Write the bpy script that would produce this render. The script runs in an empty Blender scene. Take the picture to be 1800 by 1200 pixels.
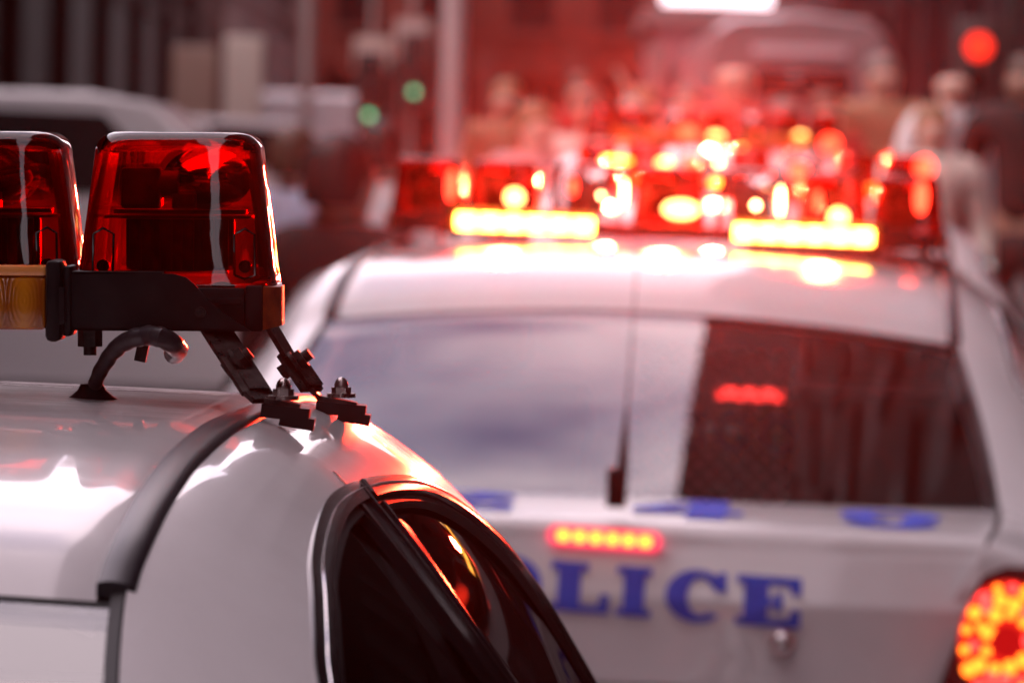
import bpy, bmesh, math, random
import numpy as np
from mathutils import Vector, Matrix, geometry
random.seed(7)
S = bpy.context.scene
col = S.collection
PI = math.pi
# ------------------------------------------------------------------ camera, sky, sun, exposure
FPX, H, PIT, ROLL = 9000.0, 1.67, math.atan(324/9000.0), .025
cd = bpy.data.cameras.new('camera'); cam = bpy.data.objects.new('camera', cd); col.objects.link(cam)
cam.matrix_world = Matrix.Translation((0, 0, H)) @ Matrix.Rotation(PI/2-PIT, 4, 'X') @ Matrix.Rotation(ROLL, 4, 'Z')
cd.sensor_width = 36; cd.lens = 180; cd.clip_start = .1; cd.clip_end = 2000
cd.dof.use_dof = True; cd.dof.focus_distance = 3.62; cd.dof.aperture_fstop = 11.0
S.camera = cam
S.render.engine = 'CYCLES'
S.cycles.use_denoising = True
S.cycles.max_bounces = 14; S.cycles.transparent_max_bounces = 24
S.cycles.transmission_bounces = 10; S.cycles.glossy_bounces = 6; S.cycles.diffuse_bounces = 3; S.cycles.volume_bounces = 0
S.cycles.caustics_reflective = False; S.cycles.caustics_refractive = False
S.cycles.sample_clamp_indirect = 6
vs_ = S.view_settings
vs_.view_transform = 'Standard'; vs_.look = 'None'; vs_.gamma = 1; vs_.exposure = -0.03; vs_.use_curve_mapping = False
SUN_EL, SUN_AZ = math.radians(52), math.radians(235)
world = bpy.data.worlds.new('World'); S.world = world; world.use_nodes = True
nt = world.node_tree; N = nt.nodes; L = nt.links
bg = N['Background']; bg.inputs['Strength'].default_value = .108
sky = N.new('ShaderNodeTexSky'); sky.sky_type = 'NISHITA'; sky.sun_disc = False
sky.sun_elevation = SUN_EL; sky.sun_rotation = SUN_AZ
tc = N.new('ShaderNodeTexCoord'); mp = N.new('ShaderNodeMapping'); mp.inputs['Scale'].default_value = (1.3, 3.2, 2.0)
mp.inputs['Rotation'].default_value = (0, 0, .35)
L.new(tc.outputs['Generated'], mp.inputs['Vector'])
nz = N.new('ShaderNodeTexNoise'); nz.inputs['Scale'].default_value = 2.2; nz.inputs['Detail'].default_value = 6; nz.inputs['Distortion'].default_value = .5
L.new(mp.outputs['Vector'], nz.inputs['Vector'])
rp = N.new('ShaderNodeValToRGB'); rp.color_ramp.elements[0].position = .27; rp.color_ramp.elements[1].position = .50
L.new(nz.outputs['Fac'], rp.inputs['Fac'])
tint = N.new('ShaderNodeMix'); tint.data_type = 'RGBA'; tint.blend_type = 'MULTIPLY'; tint.inputs[0].default_value = 1
L.new(sky.outputs['Color'], tint.inputs[6]); tint.inputs[7].default_value = (6.5, 4.2, 4.0, 1)
mx = N.new('ShaderNodeMix'); mx.data_type = 'RGBA'
L.new(rp.outputs['Color'], mx.inputs[0]); L.new(tint.outputs[2], mx.inputs[6]); mx.inputs[7].default_value = (33, 26.6, 29.0, 1)
L.new(mx.outputs[2], bg.inputs['Color'])
sl = bpy.data.lights.new('sun', 'SUN'); sun = bpy.data.objects.new('sun', sl); col.objects.link(sun)
sl.energy = 2.0; sl.angle = math.radians(14); sl.color = (1, .88, .86)
sun.rotation_euler = (PI/2-SUN_EL, 0, PI-SUN_AZ)

RM = np.array((Matrix.Rotation(PI/2-PIT, 3, 'X') @ Matrix.Rotation(ROLL, 3, 'Z')))
def ray(px, py):
    d = RM @ np.array([px-900., 600.-py, -FPX]); return d/d[1]
def P(px, py, d): return np.array([0, 0, H]) + ray(px, py)*d      # a spot of the street d metres down the road

# ------------------------------------------------------------------ materials
def principled(name, base, rough=.5, metal=0, coat=0, spec=.5, noise=None, bump=None, rnoise=None, emit=None, es=0, coat_rough=.03):
    m = bpy.data.materials.new(name); m.use_nodes = True
    n = m.node_tree.nodes; l = m.node_tree.links; b = n['Principled BSDF']
    b.inputs['Base Color'].default_value = (*base, 1); b.inputs['Roughness'].default_value = rough
    b.inputs['Metallic'].default_value = metal; b.inputs['Coat Weight'].default_value = coat
    b.inputs['Coat Roughness'].default_value = coat_rough; b.inputs['Specular IOR Level'].default_value = spec
    if emit: b.inputs['Emission Color'].default_value = (*emit, 1); b.inputs['Emission Strength'].default_value = es
    if noise or bump or rnoise:
        tc = n.new('ShaderNodeTexCoord')
    if noise:                                     # (scale, amount, second colour)
        t = n.new('ShaderNodeTexNoise'); t.inputs['Scale'].default_value = noise[0]; t.inputs['Detail'].default_value = 7
        l.new(tc.outputs['Object'], t.inputs['Vector'])
        r = n.new('ShaderNodeValToRGB'); r.color_ramp.elements[0].position = .4; r.color_ramp.elements[1].position = .7
        r.color_ramp.elements[0].color = (*base, 1); r.color_ramp.elements[1].color = (*noise[1], 1)
        l.new(t.outputs['Fac'], r.inputs['Fac']); l.new(r.outputs['Color'], b.inputs['Base Color'])
    if rnoise:                                    # (scale, lo, hi)
        t = n.new('ShaderNodeTexNoise'); t.inputs['Scale'].default_value = rnoise[0]; t.inputs['Detail'].default_value = 8
        l.new(tc.outputs['Object'], t.inputs['Vector'])
        r = n.new('ShaderNodeMapRange'); r.inputs[1].default_value = .35; r.inputs[2].default_value = .7
        r.inputs[3].default_value = rnoise[1]; r.inputs[4].default_value = rnoise[2]
        l.new(t.outputs['Fac'], r.inputs[0]); l.new(r.outputs[0], b.inputs['Roughness'])
    if bump:
        t = n.new('ShaderNodeTexNoise'); t.inputs['Scale'].default_value = bump[0]; t.inputs['Detail'].default_value = 5
        l.new(tc.outputs['Object'], t.inputs['Vector'])
        bb = n.new('ShaderNodeBump'); bb.inputs['Strength'].default_value = bump[1]; bb.inputs['Distance'].default_value = bump[2]
        l.new(t.outputs['Fac'], bb.inputs['Height']); l.new(bb.outputs['Normal'], b.inputs['Normal'])
    return m
def emissive(name, rgb, strength):
    m = bpy.data.materials.new(name); m.use_nodes = True
    n = m.node_tree.nodes; n.remove(n['Principled BSDF'])
    e = n.new('ShaderNodeEmission'); e.inputs['Color'].default_value = (*rgb, 1); e.inputs['Strength'].default_value = strength
    m.node_tree.links.new(e.outputs[0], n['Material Output'].inputs['Surface']); return m
def clearish(name, tintc, ior=1.5, rough=.0, refr=0.0, gloss=(1, 1, 1), bump=None):
    """tinted transparent sheet with a Fresnel reflection; refr mixes in real refraction"""
    m = bpy.data.materials.new(name); m.use_nodes = True
    n = m.node_tree.nodes; l = m.node_tree.links; n.remove(n['Principled BSDF'])
    t = n.new('ShaderNodeBsdfTransparent'); t.inputs['Color'].default_value = (*tintc, 1)
    g = n.new('ShaderNodeBsdfGlossy'); g.inputs['Roughness'].default_value = rough; g.inputs['Color'].default_value = (*gloss, 1)
    f = n.new('ShaderNodeFresnel'); f.inputs['IOR'].default_value = ior
    mxs = n.new('ShaderNodeMixShader'); l.new(f.outputs[0], mxs.inputs[0])
    base = t.outputs[0]
    if refr:
        r = n.new('ShaderNodeBsdfRefraction'); r.inputs['Color'].default_value = (*tintc, 1); r.inputs['IOR'].default_value = 1.49; r.inputs['Roughness'].default_value = .02
        m2 = n.new('ShaderNodeMixShader'); m2.inputs[0].default_value = refr
        l.new(t.outputs[0], m2.inputs[1]); l.new(r.outputs[0], m2.inputs[2]); base = m2.outputs[0]
    l.new(base, mxs.inputs[1]); l.new(g.outputs[0], mxs.inputs[2])
    l.new(mxs.outputs[0], n['Material Output'].inputs['Surface'])
    if bump:
        tc = n.new('ShaderNodeTexCoord')
        tx = n.new('ShaderNodeTexNoise'); tx.inputs['Scale'].default_value = bump[0]; l.new(tc.outputs['Object'], tx.inputs['Vector'])
        bb = n.new('ShaderNodeBump'); bb.inputs['Strength'].default_value = bump[1]; bb.inputs['Distance'].default_value = bump[2]
        l.new(tx.outputs['Fac'], bb.inputs['Height']); l.new(bb.outputs['Normal'], g.inputs['Normal'])
    return m
def car_paint():
    m = principled('white_paint', (.74, .72, .735), .3, coat=1, coat_rough=.012, bump=(9, .05, .0015), spec=.2)
    m.node_tree.nodes['Principled BSDF'].inputs['Coat IOR'].default_value = 1.36
    m.node_tree.nodes['Principled BSDF'].inputs['Coat Weight'].default_value = .9
    n = m.node_tree.nodes; l = m.node_tree.links; b = n['Principled BSDF']; tc = n.new('ShaderNodeTexCoord')
    d = n.new('ShaderNodeTexNoise'); d.inputs['Scale'].default_value = 5; d.inputs['Detail'].default_value = 10; d.inputs['Roughness'].default_value = .7; l.new(tc.outputs['Object'], d.inputs['Vector'])
    v = n.new('ShaderNodeTexVoronoi'); v.inputs['Scale'].default_value = 260; l.new(tc.outputs['Object'], v.inputs['Vector'])
    sp = n.new('ShaderNodeMapRange'); sp.inputs[1].default_value = .05; sp.inputs[2].default_value = .14; sp.inputs[3].default_value = 1; sp.inputs[4].default_value = 0; l.new(v.outputs['Distance'], sp.inputs[0])
    gate = n.new('ShaderNodeTexNoise'); gate.inputs['Scale'].default_value = 70; l.new(tc.outputs['Object'], gate.inputs['Vector'])
    g2 = n.new('ShaderNodeMapRange'); g2.inputs[1].default_value = .56; g2.inputs[2].default_value = .66; l.new(gate.outputs['Fac'], g2.inputs[0])
    mu = n.new('ShaderNodeMath'); mu.operation = 'MULTIPLY'; l.new(sp.outputs[0], mu.inputs[0]); l.new(g2.outputs[0], mu.inputs[1])
    mp = n.new('ShaderNodeMapping'); mp.inputs['Scale'].default_value = (3, 60, 3); mp.inputs['Rotation'].default_value = (.3, .2, .9); l.new(tc.outputs['Object'], mp.inputs[0])
    sc = n.new('ShaderNodeTexNoise'); sc.inputs['Scale'].default_value = 6; sc.inputs['Detail'].default_value = 2; l.new(mp.outputs[0], sc.inputs['Vector'])
    r = n.new('ShaderNodeValToRGB'); r.color_ramp.elements[0].position = .35; r.color_ramp.elements[1].position = .75
    r.color_ramp.elements[0].color = (.745, .725, .74, 1); r.color_ramp.elements[1].color = (.66, .635, .645, 1); l.new(d.outputs['Fac'], r.inputs[0])
    mx = n.new('ShaderNodeMix'); mx.data_type = 'RGBA'; l.new(mu.outputs[0], mx.inputs[0]); l.new(r.outputs[0], mx.inputs[6]); mx.inputs[7].default_value = (.38, .33, .32, 1)
    l.new(mx.outputs[2], b.inputs['Base Color'])
    cr = n.new('ShaderNodeMapRange'); cr.inputs[1].default_value = .45; cr.inputs[2].default_value = .72; cr.inputs[3].default_value = .008; cr.inputs[4].default_value = .16; l.new(sc.outputs['Fac'], cr.inputs[0])
    l.new(cr.outputs[0], b.inputs['Coat Roughness'])
    return m
def fluted():
    m = bpy.data.materials.new('red_streak_flute'); m.use_nodes = True; n = m.node_tree.nodes; l = m.node_tree.links; n.remove(n['Principled BSDF'])
    a = n.new('ShaderNodeBsdfTranslucent'); a.inputs[0].default_value = (.95, .06, .02, 1)
    b = n.new('ShaderNodeBsdfTransparent'); b.inputs[0].default_value = (.95, .08, .03, 1)
    g = n.new('ShaderNodeBsdfGlossy'); g.inputs['Roughness'].default_value = .12; g.inputs[0].default_value = (1, .2, .12, 1)
    x = n.new('ShaderNodeMixShader'); x.inputs[0].default_value = .5; l.new(a.outputs[0], x.inputs[1]); l.new(b.outputs[0], x.inputs[2])
    y = n.new('ShaderNodeMixShader'); y.inputs[0].default_value = .25; l.new(x.outputs[0], y.inputs[1]); l.new(g.outputs[0], y.inputs[2])
    l.new(y.outputs[0], n['Material Output'].inputs['Surface']); return m
def amber_lens(name):
    m = principled(name, (.55, .13, .01), .12, coat=.6)
    n = m.node_tree.nodes; l = m.node_tree.links; b = n['Principled BSDF']
    tc = n.new('ShaderNodeTexCoord'); mp = n.new('ShaderNodeMapping'); mp.inputs['Scale'].default_value = (1, .1, .45)
    w = n.new('ShaderNodeTexWave'); w.wave_type = 'RINGS'; w.rings_direction = 'SPHERICAL'; w.inputs['Scale'].default_value = 120; w.inputs['Distortion'].default_value = 2.5; w.inputs['Detail'].default_value = 1
    l.new(tc.outputs['Object'], mp.inputs['Vector']); 
    sep = n.new('ShaderNodeSeparateXYZ'); l.new(mp.outputs[0], sep.inputs[0])
    ad = n.new('ShaderNodeMath'); ad.operation = 'PINGPONG'; ad.inputs[1].default_value = .0115; l.new(sep.outputs[0], ad.inputs[0])
    zz = n.new('ShaderNodeMath'); zz.operation = 'SUBTRACT'; zz.inputs[1].default_value = .009; l.new(sep.outputs[2], zz.inputs[0])
    cb = n.new('ShaderNodeCombineXYZ'); l.new(ad.outputs[0], cb.inputs[0]); l.new(zz.outputs[0], cb.inputs[2])
    l.new(cb.outputs[0], w.inputs['Vector'])
    dv = n.new('ShaderNodeMath'); dv.operation = 'DIVIDE'; dv.inputs[1].default_value = .0115; l.new(ad.outputs[0], dv.inputs[0])
    md = n.new('ShaderNodeMath'); md.operation = 'MULTIPLY_ADD'; md.inputs[1].default_value = .07; l.new(w.outputs['Fac'], md.inputs[0]); l.new(dv.outputs[0], md.inputs[2])
    r = n.new('ShaderNodeValToRGB'); r.color_ramp.elements[0].color = (.80, .27, .012, 1); r.color_ramp.elements[1].color = (.40, .085, .004, 1); r.color_ramp.elements[0].position = .15; r.color_ramp.elements[1].position = 1.0
    l.new(md.outputs[0], r.inputs['Fac']); l.new(r.outputs['Color'], b.inputs['Base Color'])
    bb = n.new('ShaderNodeBump'); bb.inputs['Strength'].default_value = .15; bb.inputs['Distance'].default_value = .0006
    l.new(w.outputs['Fac'], bb.inputs['Height']); l.new(bb.outputs['Normal'], b.inputs['Normal'])
    b.inputs['Transmission Weight'].default_value = .3
    return m

M = dict(
    paint=car_paint(),
    trim=principled('satin_black_trim', (.022, .018, .024), .36, spec=.45, bump=(900, .15, .0002)),
    rubber=principled('rubber', (.008, .006, .007), .5, spec=.22),
    gloss_black=principled('gloss_black', (.008, .006, .007), .14, coat=.2, spec=.3),
    chrome=principled('chrome', (.75, .74, .75), .12, metal=1),
    bar_black=principled('bar_black_plastic', (.0075, .005, .006), .5, spec=.16, bump=(1400, .25, .0002), noise=(40, (.014, .010, .011))),
    steel=principled('worn_black_steel', (.010, .007, .007), .35, metal=.2, spec=.3, rnoise=(60, .25, .55), bump=(300, .2, .0003), noise=(110, (.05, .036, .033))),
    bolt=principled('bolt_steel', (.35, .3, .29), .28, metal=1, rnoise=(80, .2, .45)),
    cable=principled('cable_sheath', (.035, .03, .034), .3, bump=(120, .3, .0015)),
    red=clearish('red_dome_plastic', (.95, .028, .012), 1.36, .015, bump=(25, .12, .002)),
    red_dark=clearish('red_dome_inner', (.97, .05, .02), 1.02, .03, refr=.25),
    clear=clearish('clear_dome_plastic', (.93, .9, .9), 1.49, .02),
    streak_flute=fluted(),
    windscreen=clearish('windscreen_glass', (.85, .86, .86), 1.5, 0.0),
    glass=clearish('tinted_rear_glass', (.84, .84, .85), 2.0, 0.0),
    side_glass=clearish('dark_side_glass', (.022, .018, .02), 1.2, 0.0, gloss=(.11, .10, .10)),
    amber=amber_lens('amber_lens'),
    amber_top=principled('amber_lens_top', (.80, .30, .07), .25, coat=.8),
    mirror=principled('reflector_mirror', (.8, .72, .7), .08, metal=1, bump=(30, .2, .002)),
    module=principled('lamp_module', (.06, .045, .045), .35, noise=(60, (.12, .08, .08))),
    amber_red=principled('marker_lens', (.62, .10, .02), .4, coat=.0, noise=(60, (.2, .02, .006))),
    interior=principled('cabin_cloth', (.02, .018, .02), .9),
    seat=principled('seat_vinyl', (.035, .032, .04), .55),
    mesh_metal=principled('cage_metal', (.75, .72, .66), .5),
    blue=principled('police_blue_vinyl', (.06, .10, .60), .6, spec=.05),
    tyre=principled('tyre_rubber', (.02, .02, .02), .85, bump=(80, .4, .004)),
    rim=principled('steel_rim', (.4, .4, .42), .35, metal=.9),
    tail=clearish('tail_lamp_lens', (.55, .01, .008), 1.5, .03),
    tail_house=principled('tail_lamp_housing', (.10, .006, .006), .25, coat=.8),
    plate=principled('number_plate', (.75, .55, .1), .4),
    gap=principled('panel_gap', (.01, .01, .01), .9),
    halo_red=emissive('red_ring_glow', (1, .06, .12), 1.6),
)
E_STRIP = emissive('amber_strip_light', (1, .42, .06), 30)
E_WHITE = emissive('white_flash_light', (1, .50, .14), 9)
E_SMALL = emissive('small_flash_light', (1, .50, .20), 32)
E_YEL = emissive('yellow_flash_light', (1, .38, .035), 10)
E_RED = emissive('red_flash_light', (1, .03, .012), 14)
E_REDSOFT = emissive('red_lamp_soft', (1, .035, .03), 5)
E_LED = emissive('amber_led', (1, .30, .03), 4.5)
E_TAIL = emissive('tail_lamp_led', (1, .15, .012), 5.5)

# ------------------------------------------------------------------ mesh helpers
class MB:
    def __init__(s): s.v = []; s.f = []
    def add(s, v, f):
        o = len(s.v); s.v += [tuple(map(float, p)) for p in v]; s.f += [tuple(i+o for i in q) for q in f]; return s
    def box(s, x0, x1, y0, y1, z0, z1, c=0.0):
        if c <= 0:
            v = [(x, y, z) for z in (z0, z1) for y in (y0, y1) for x in (x0, x1)]
            return s.add(v, [(0, 2, 3, 1), (4, 5, 7, 6), (0, 1, 5, 4), (2, 6, 7, 3), (0, 4, 6, 2), (1, 3, 7, 5)])
        bm = bmesh.new(); bmesh.ops.create_cube(bm, size=1)
        for w in bm.verts: w.co = ((x0+x1)/2+w.co.x*(x1-x0), (y0+y1)/2+w.co.y*(y1-y0), (z0+z1)/2+w.co.z*(z1-z0))
        bmesh.ops.bevel(bm, geom=bm.edges[:], offset=c, segments=2, affect='EDGES', profile=.5)
        s.bm(bm); return s
    def bm(s, bm):
        bm.verts.index_update()
        s.add([v.co[:] for v in bm.verts], [[v.index for v in f.verts] for f in bm.faces]); bm.free(); return s
    def grid(s, rows, closed=False):
        nr, nc = len(rows), len(rows[0]); f = []
        for i in range(nr-1):
            for j in range(nc if closed else nc-1):
                k = (j+1) % nc
                f.append((i*nc+j, i*nc+k, (i+1)*nc+k, (i+1)*nc+j))
        return s.add([p for r in rows for p in r], f)
    def tube(s, pts, r, n=10, cap=True):
        pts = [Vector(p) for p in pts]; rows = []
        rr = r if isinstance(r, (list, tuple)) else [r]*len(pts)
        up = Vector((0, 0, 1))
        for i, p in enumerate(pts):
            t = (pts[min(i+1, len(pts)-1)]-pts[max(i-1, 0)]).normalized()
            if abs(t.dot(up)) > .95: up = Vector((0, 1, 0))
            a = t.cross(up).normalized(); b = t.cross(a).normalized()
            rows.append([p+(a*math.cos(2*PI*k/n)+b*math.sin(2*PI*k/n))*rr[i] for k in range(n)])
        o = len(s.v); s.grid(rows, True)
        if cap: s.f.append(tuple(o+k for k in range(n))); s.f.append(tuple(o+(len(rows)-1)*n+k for k in range(n))[::-1])
        return s
    def cyl(s, c, axis, r, h, n=20, r2=None):
        c = Vector(c); a = Vector(axis).normalized()
        return s.tube([c-a*h/2, c+a*h/2], [r, r if r2 is None else r2], n)
    def ball(s, c, r, n=12, sx=1, sy=1, sz=1):
        rows = []
        for i in range(n//2+1):
            th = PI*i/(n//2); rr = max(math.sin(th), 1e-3)
            rows.append([(c[0]+r*sx*rr*math.cos(2*PI*k/n), c[1]+r*sy*rr*math.sin(2*PI*k/n), c[2]+r*sz*math.cos(th)) for k in range(n)])
        return s.grid(rows, True)
    def prism(s, poly, y0, y1):                    # poly in (x,z), extruded along y
        n = len(poly); v = [(x, y0, z) for x, z in poly]+[(x, y1, z) for x, z in poly]
        f = [tuple(range(n)), tuple(range(2*n-1, n-1, -1))]+[(i, i+n, (i+1) % n+n, (i+1) % n) for i in range(n)]
        return s.add(v, f)
    def bar(s, a, b, w, t, up=(0, 0, 1), c=.0):      # flat strap between two points
        a = Vector(a); b = Vector(b); d = (b-a).normalized(); side = d.cross(Vector(up)).normalized(); n = side.cross(d)
        v = [p+side*w/2*i+n*t/2*j for p in (a, b) for i, j in ((-1, -1), (1, -1), (1, 1), (-1, 1))]
        return s.add(v, [(0, 1, 2, 3), (7, 6, 5, 4), (0, 4, 5, 1), (1, 5, 6, 2), (2, 6, 7, 3), (3, 7, 4, 0)])
    def mirrored(s):
        m = MB(); m.v = [(-x, y, z) for x, y, z in s.v]; m.f = [q[::-1] for q in s.f]; return m
    def mesh(s, name, mat, smooth=True, ang=38):
        me = bpy.data.meshes.new(name); me.from_pydata(s.v, [], s.f)
        bm = bmesh.new(); bm.from_mesh(me); bmesh.ops.remove_doubles(bm, verts=bm.verts[:], dist=2e-5)
        bmesh.ops.recalc_face_normals(bm, faces=bm.faces[:]); bm.to_mesh(me); bm.free()
        me.materials.append(mat)
        if smooth:
            me.polygons.foreach_set('use_smooth', [True]*len(me.polygons)); me.set_sharp_from_angle(angle=math.radians(ang))
        return me
    def build(s, name, mat, parent=None, smooth=True, ang=38, label=None, kind=None):
        o = bpy.data.objects.new(name, s.mesh(name, mat, smooth, ang)); col.objects.link(o); o.parent = parent
        if label: o['label'] = label
        if kind: o['kind'] = kind
        return o
def inst(name, mesh, parent=None, loc=None, rotz=0):
    o = bpy.data.objects.new(name, mesh); col.objects.link(o); o.parent = parent
    if loc is not None: o.location = loc
    o.rotation_euler.z = rotz; return o
def tag(o, label=None, cat=None, group=None, kind=None):
    if label: o['label'] = label
    if cat: o['category'] = cat
    if group: o['group'] = group
    if kind: o['kind'] = kind
    return o
def empty(name, loc, rotz=0, tilt=0):
    o = bpy.data.objects.new(name, None); col.objects.link(o); o.location = loc
    o.rotation_euler = (0, tilt, rotz); o.empty_display_size = .2; return o
def copy_tree(o, parent=None):
    c = o.copy(); col.objects.link(c); c.parent = parent
    for ch in list(o.children): copy_tree(ch, c)
    return c
def herm(X, Y, x):
    n = len(X); d = [(Y[i+1]-Y[i])/(X[i+1]-X[i]) for i in range(n-1)]
    m = [d[0]]+[0 if d[i-1]*d[i] <= 0 else 2*d[i-1]*d[i]/(d[i-1]+d[i]) for i in range(1, n-1)]+[d[-1]]
    i = 0
    while i < n-2 and x > X[i+1]: i += 1
    h = X[i+1]-X[i]; t = min(max((x-X[i])/h, 0), 1)
    return (2*t**3-3*t*t+1)*Y[i]+(t**3-2*t*t+t)*h*m[i]+(-2*t**3+3*t*t)*Y[i+1]+(t**3-t*t)*h*m[i+1]
def inside(poly, x, y):
    r = False; n = len(poly); j = n-1
    for i in range(n):
        xi, yi = poly[i]; xj, yj = poly[j]
        if (yi > y) != (yj > y) and x < (xj-xi)*(y-yi)/(yj-yi)+xi: r = not r
        j = i
    return r

# ------------------------------------------------------------------ ground
def gz(y): return 0 if y < 13 else min(.035*(y-13), .62)
ys = [-60, -20, 0, 5, 10, 13, 14, 16, 18, 20, 23, 26, 29, 31, 35, 60, 120, 400]
asphalt = principled('asphalt', (.055, .05, .05), .85, spec=.05, noise=(1.5, (.075, .068, .068)), bump=(60, .5, .01))
concrete = principled('pavement_concrete', (.26, .24, .23), .85, spec=.05, noise=(2, (.2, .18, .18)), bump=(20, .3, .01))
g = MB(); g.grid([[(x, y, gz(y)) for x in (-5.0, -2.5, 0, 2.5, 5.2)] for y in ys]); tag(g.build('road', asphalt), kind='structure')
g = MB(); g.grid([[(x, y, gz(y)-.02) for x in (-300, -5, 0, 5, 300)] for y in [-400]+ys[1:]+[1500]]); tag(g.build('ground', asphalt), kind='structure')
for sx, nm in ((-1, 'left'), (1, 'right')):
    x0, x1 = (-7.5, -5.0) if sx < 0 else (5.2, 6.6)
    g = MB(); g.grid([[(x0, y, gz(y)+.14), (x1, y, gz(y)+.14)] for y in ys])
    xe = x1 if sx < 0 else x0
    g.grid([[(xe, y, gz(y)+.14), (xe, y, gz(y)-.01)] for y in ys]); tag(g.build('pavement', concrete), kind='structure')

# ------------------------------------------------------------------ the sedan (u right, v forward, w up; v = 0 under the light bar)
TV = [-1.85, -1.6, -1.35, -1.2, -1.05, -.9, -.82, -.77, -.67, -.52, -.3, 0, .35, .5, .65, .85, 1.2]
TU = [.575, .595, .595, .545, .49, .455, .452, .4565, .463, .471, .4835, .5, .51, .515, .535, .59, .70]
TW = [1.126, 1.138, 1.142, 1.222, 1.303, 1.384, 1.424, 1.445, 1.466, 1.4815, 1.490, 1.490, 1.476, 1.46, 1.41, 1.28, 1.03]
def ud(v): return herm(TV, TU, v)
def wd(v): return herm(TV, TW, v)
CR = [.010, .020, .018, .010, .008, .008, .02]
def crown(v): return herm([-1.85, -1.35, -1.1, -.82, -.3, .4, 1.2], CR, v)
import functools
@functools.lru_cache(None)
def prof_(v):
    u0, w0 = ud(v)+.018, wd(v)
    u3 = herm([-1.85, -1.3, 0, .7, 1.2], [.83, .86, .875, .875, .86], v); w3 = herm([-1.85, -.8, 1.2], [1.0, 1.0, .98], v)
    k = max((w0-w3)/.494, .1)
    return ((u0, w0), (u0+.112*k, w0-.029*k), (u3-.11*k, w3+.30*k), (u3, w3))
def raw(v, t):
    p = prof_(round(v, 6)); b = ((1-t)**3, 3*t*(1-t)**2, 3*t*t*(1-t), t**3)
    return Vector((sum(b[i]*p[i][0] for i in range(4)), v, sum(b[i]*p[i][1] for i in range(4))))
def side(v, t, off=0.0):
    q = raw(v, t)
    if off:
        n = (raw(v, min(t+.01, 1))-raw(v, max(t-.01, 0))).cross(raw(v+.01, t)-raw(v-.01, t)).normalized()
        if n.x < 0: n = -n
        q = q+n*off
    return q
DLO = [(-.812, .29), (-.778, .272), (-.707, .248), (-.64, .228), (-.53, .212), (-.43, .205), (-.30, .214), (-.17, .228), (-.03, .255), (.09, .292), (.24, .342), (.38, .400),
       (.50, .470), (.63, .575), (.75, .71), (.84, .84), (.90, .93), (.9, .955), (.4, .958), (-.2, .958), (-.6, .955), (-.87, .945), (-.925, .90), (-.945, .8), (-.945, .65), (-.93, .5), (-.90, .385), (-.858, .315)]
def closed_spline(pts, n=6):
    out = []; k = len(pts)
    for i in range(k):
        p0, p1, p2, p3 = (pts[(i+j-1) % k] for j in range(4))
        for a in range(n):
            t = a/n
            out.append(tuple(.5*((2*p1[c])+(-p0[c]+p2[c])*t+(2*p0[c]-5*p1[c]+4*p2[c]-p3[c])*t*t+(-p0[c]+3*p1[c]-3*p2[c]+p3[c])*t**3) for c in (0, 1)))
    return out
DLOs = closed_spline(DLO)
VS = list(np.linspace(-1.82, 1.2, 260)); TS = list(np.linspace(0, 1, 84))
def masked(keep, off, thick=0):
    m = MB(); pts = [[side(v, t, off) for t in TS] for v in VS]; nc = len(TS)
    idx = {}
    def vid(i, j):
        if (i, j) not in idx: idx[(i, j)] = len(m.v); m.v.append(tuple(pts[i][j]))
        return idx[(i, j)]
    for i in range(len(VS)-1):
        for j in range(nc-1):
            if keep((VS[i]+VS[i+1])/2, (TS[j]+TS[j+1])/2):
                m.f.append((vid(i, j), vid(i, j+1), vid(i+1, j+1), vid(i+1, j)))
    return m
def sweep(path, w0, w1, o0, o1, closed=True):
    """ribbon lying on the side surface: inward from w0 to w1 metres, between offsets o0 and o1 of the skin"""
    n = len(path); P0 = [side(*p) for p in path]; rows = []
    for i in range(n):
        if closed: t = P0[(i+1) % n]-P0[i-1]
        else: t = P0[min(i+1, n-1)]-P0[max(i-1, 0)]
        t.normalize(); nn = (side(*path[i], .01)-P0[i]).normalized(); b = nn.cross(t).normalized()*(-1 if closed else 1)
        rows.append([P0[i]+b*a+nn*o for a, o in ((w0, o0), (w0, o1), (w1*.5+w0*.5, o1+.0006), (w1, o1), (w1, o0))])
    if closed: rows.append(rows[0])
    m = MB(); m.grid(rows, True); return m
BP = [(-.235, .20), (-.30, .26), (-.37, .34), (-.43, .43), (-.47, .52), (-.50, .7), (-.50, .96)]   # middle line of the door pillar
def bp(t): return herm([p[1] for p in BP], [p[0] for p in BP], t)

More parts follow.
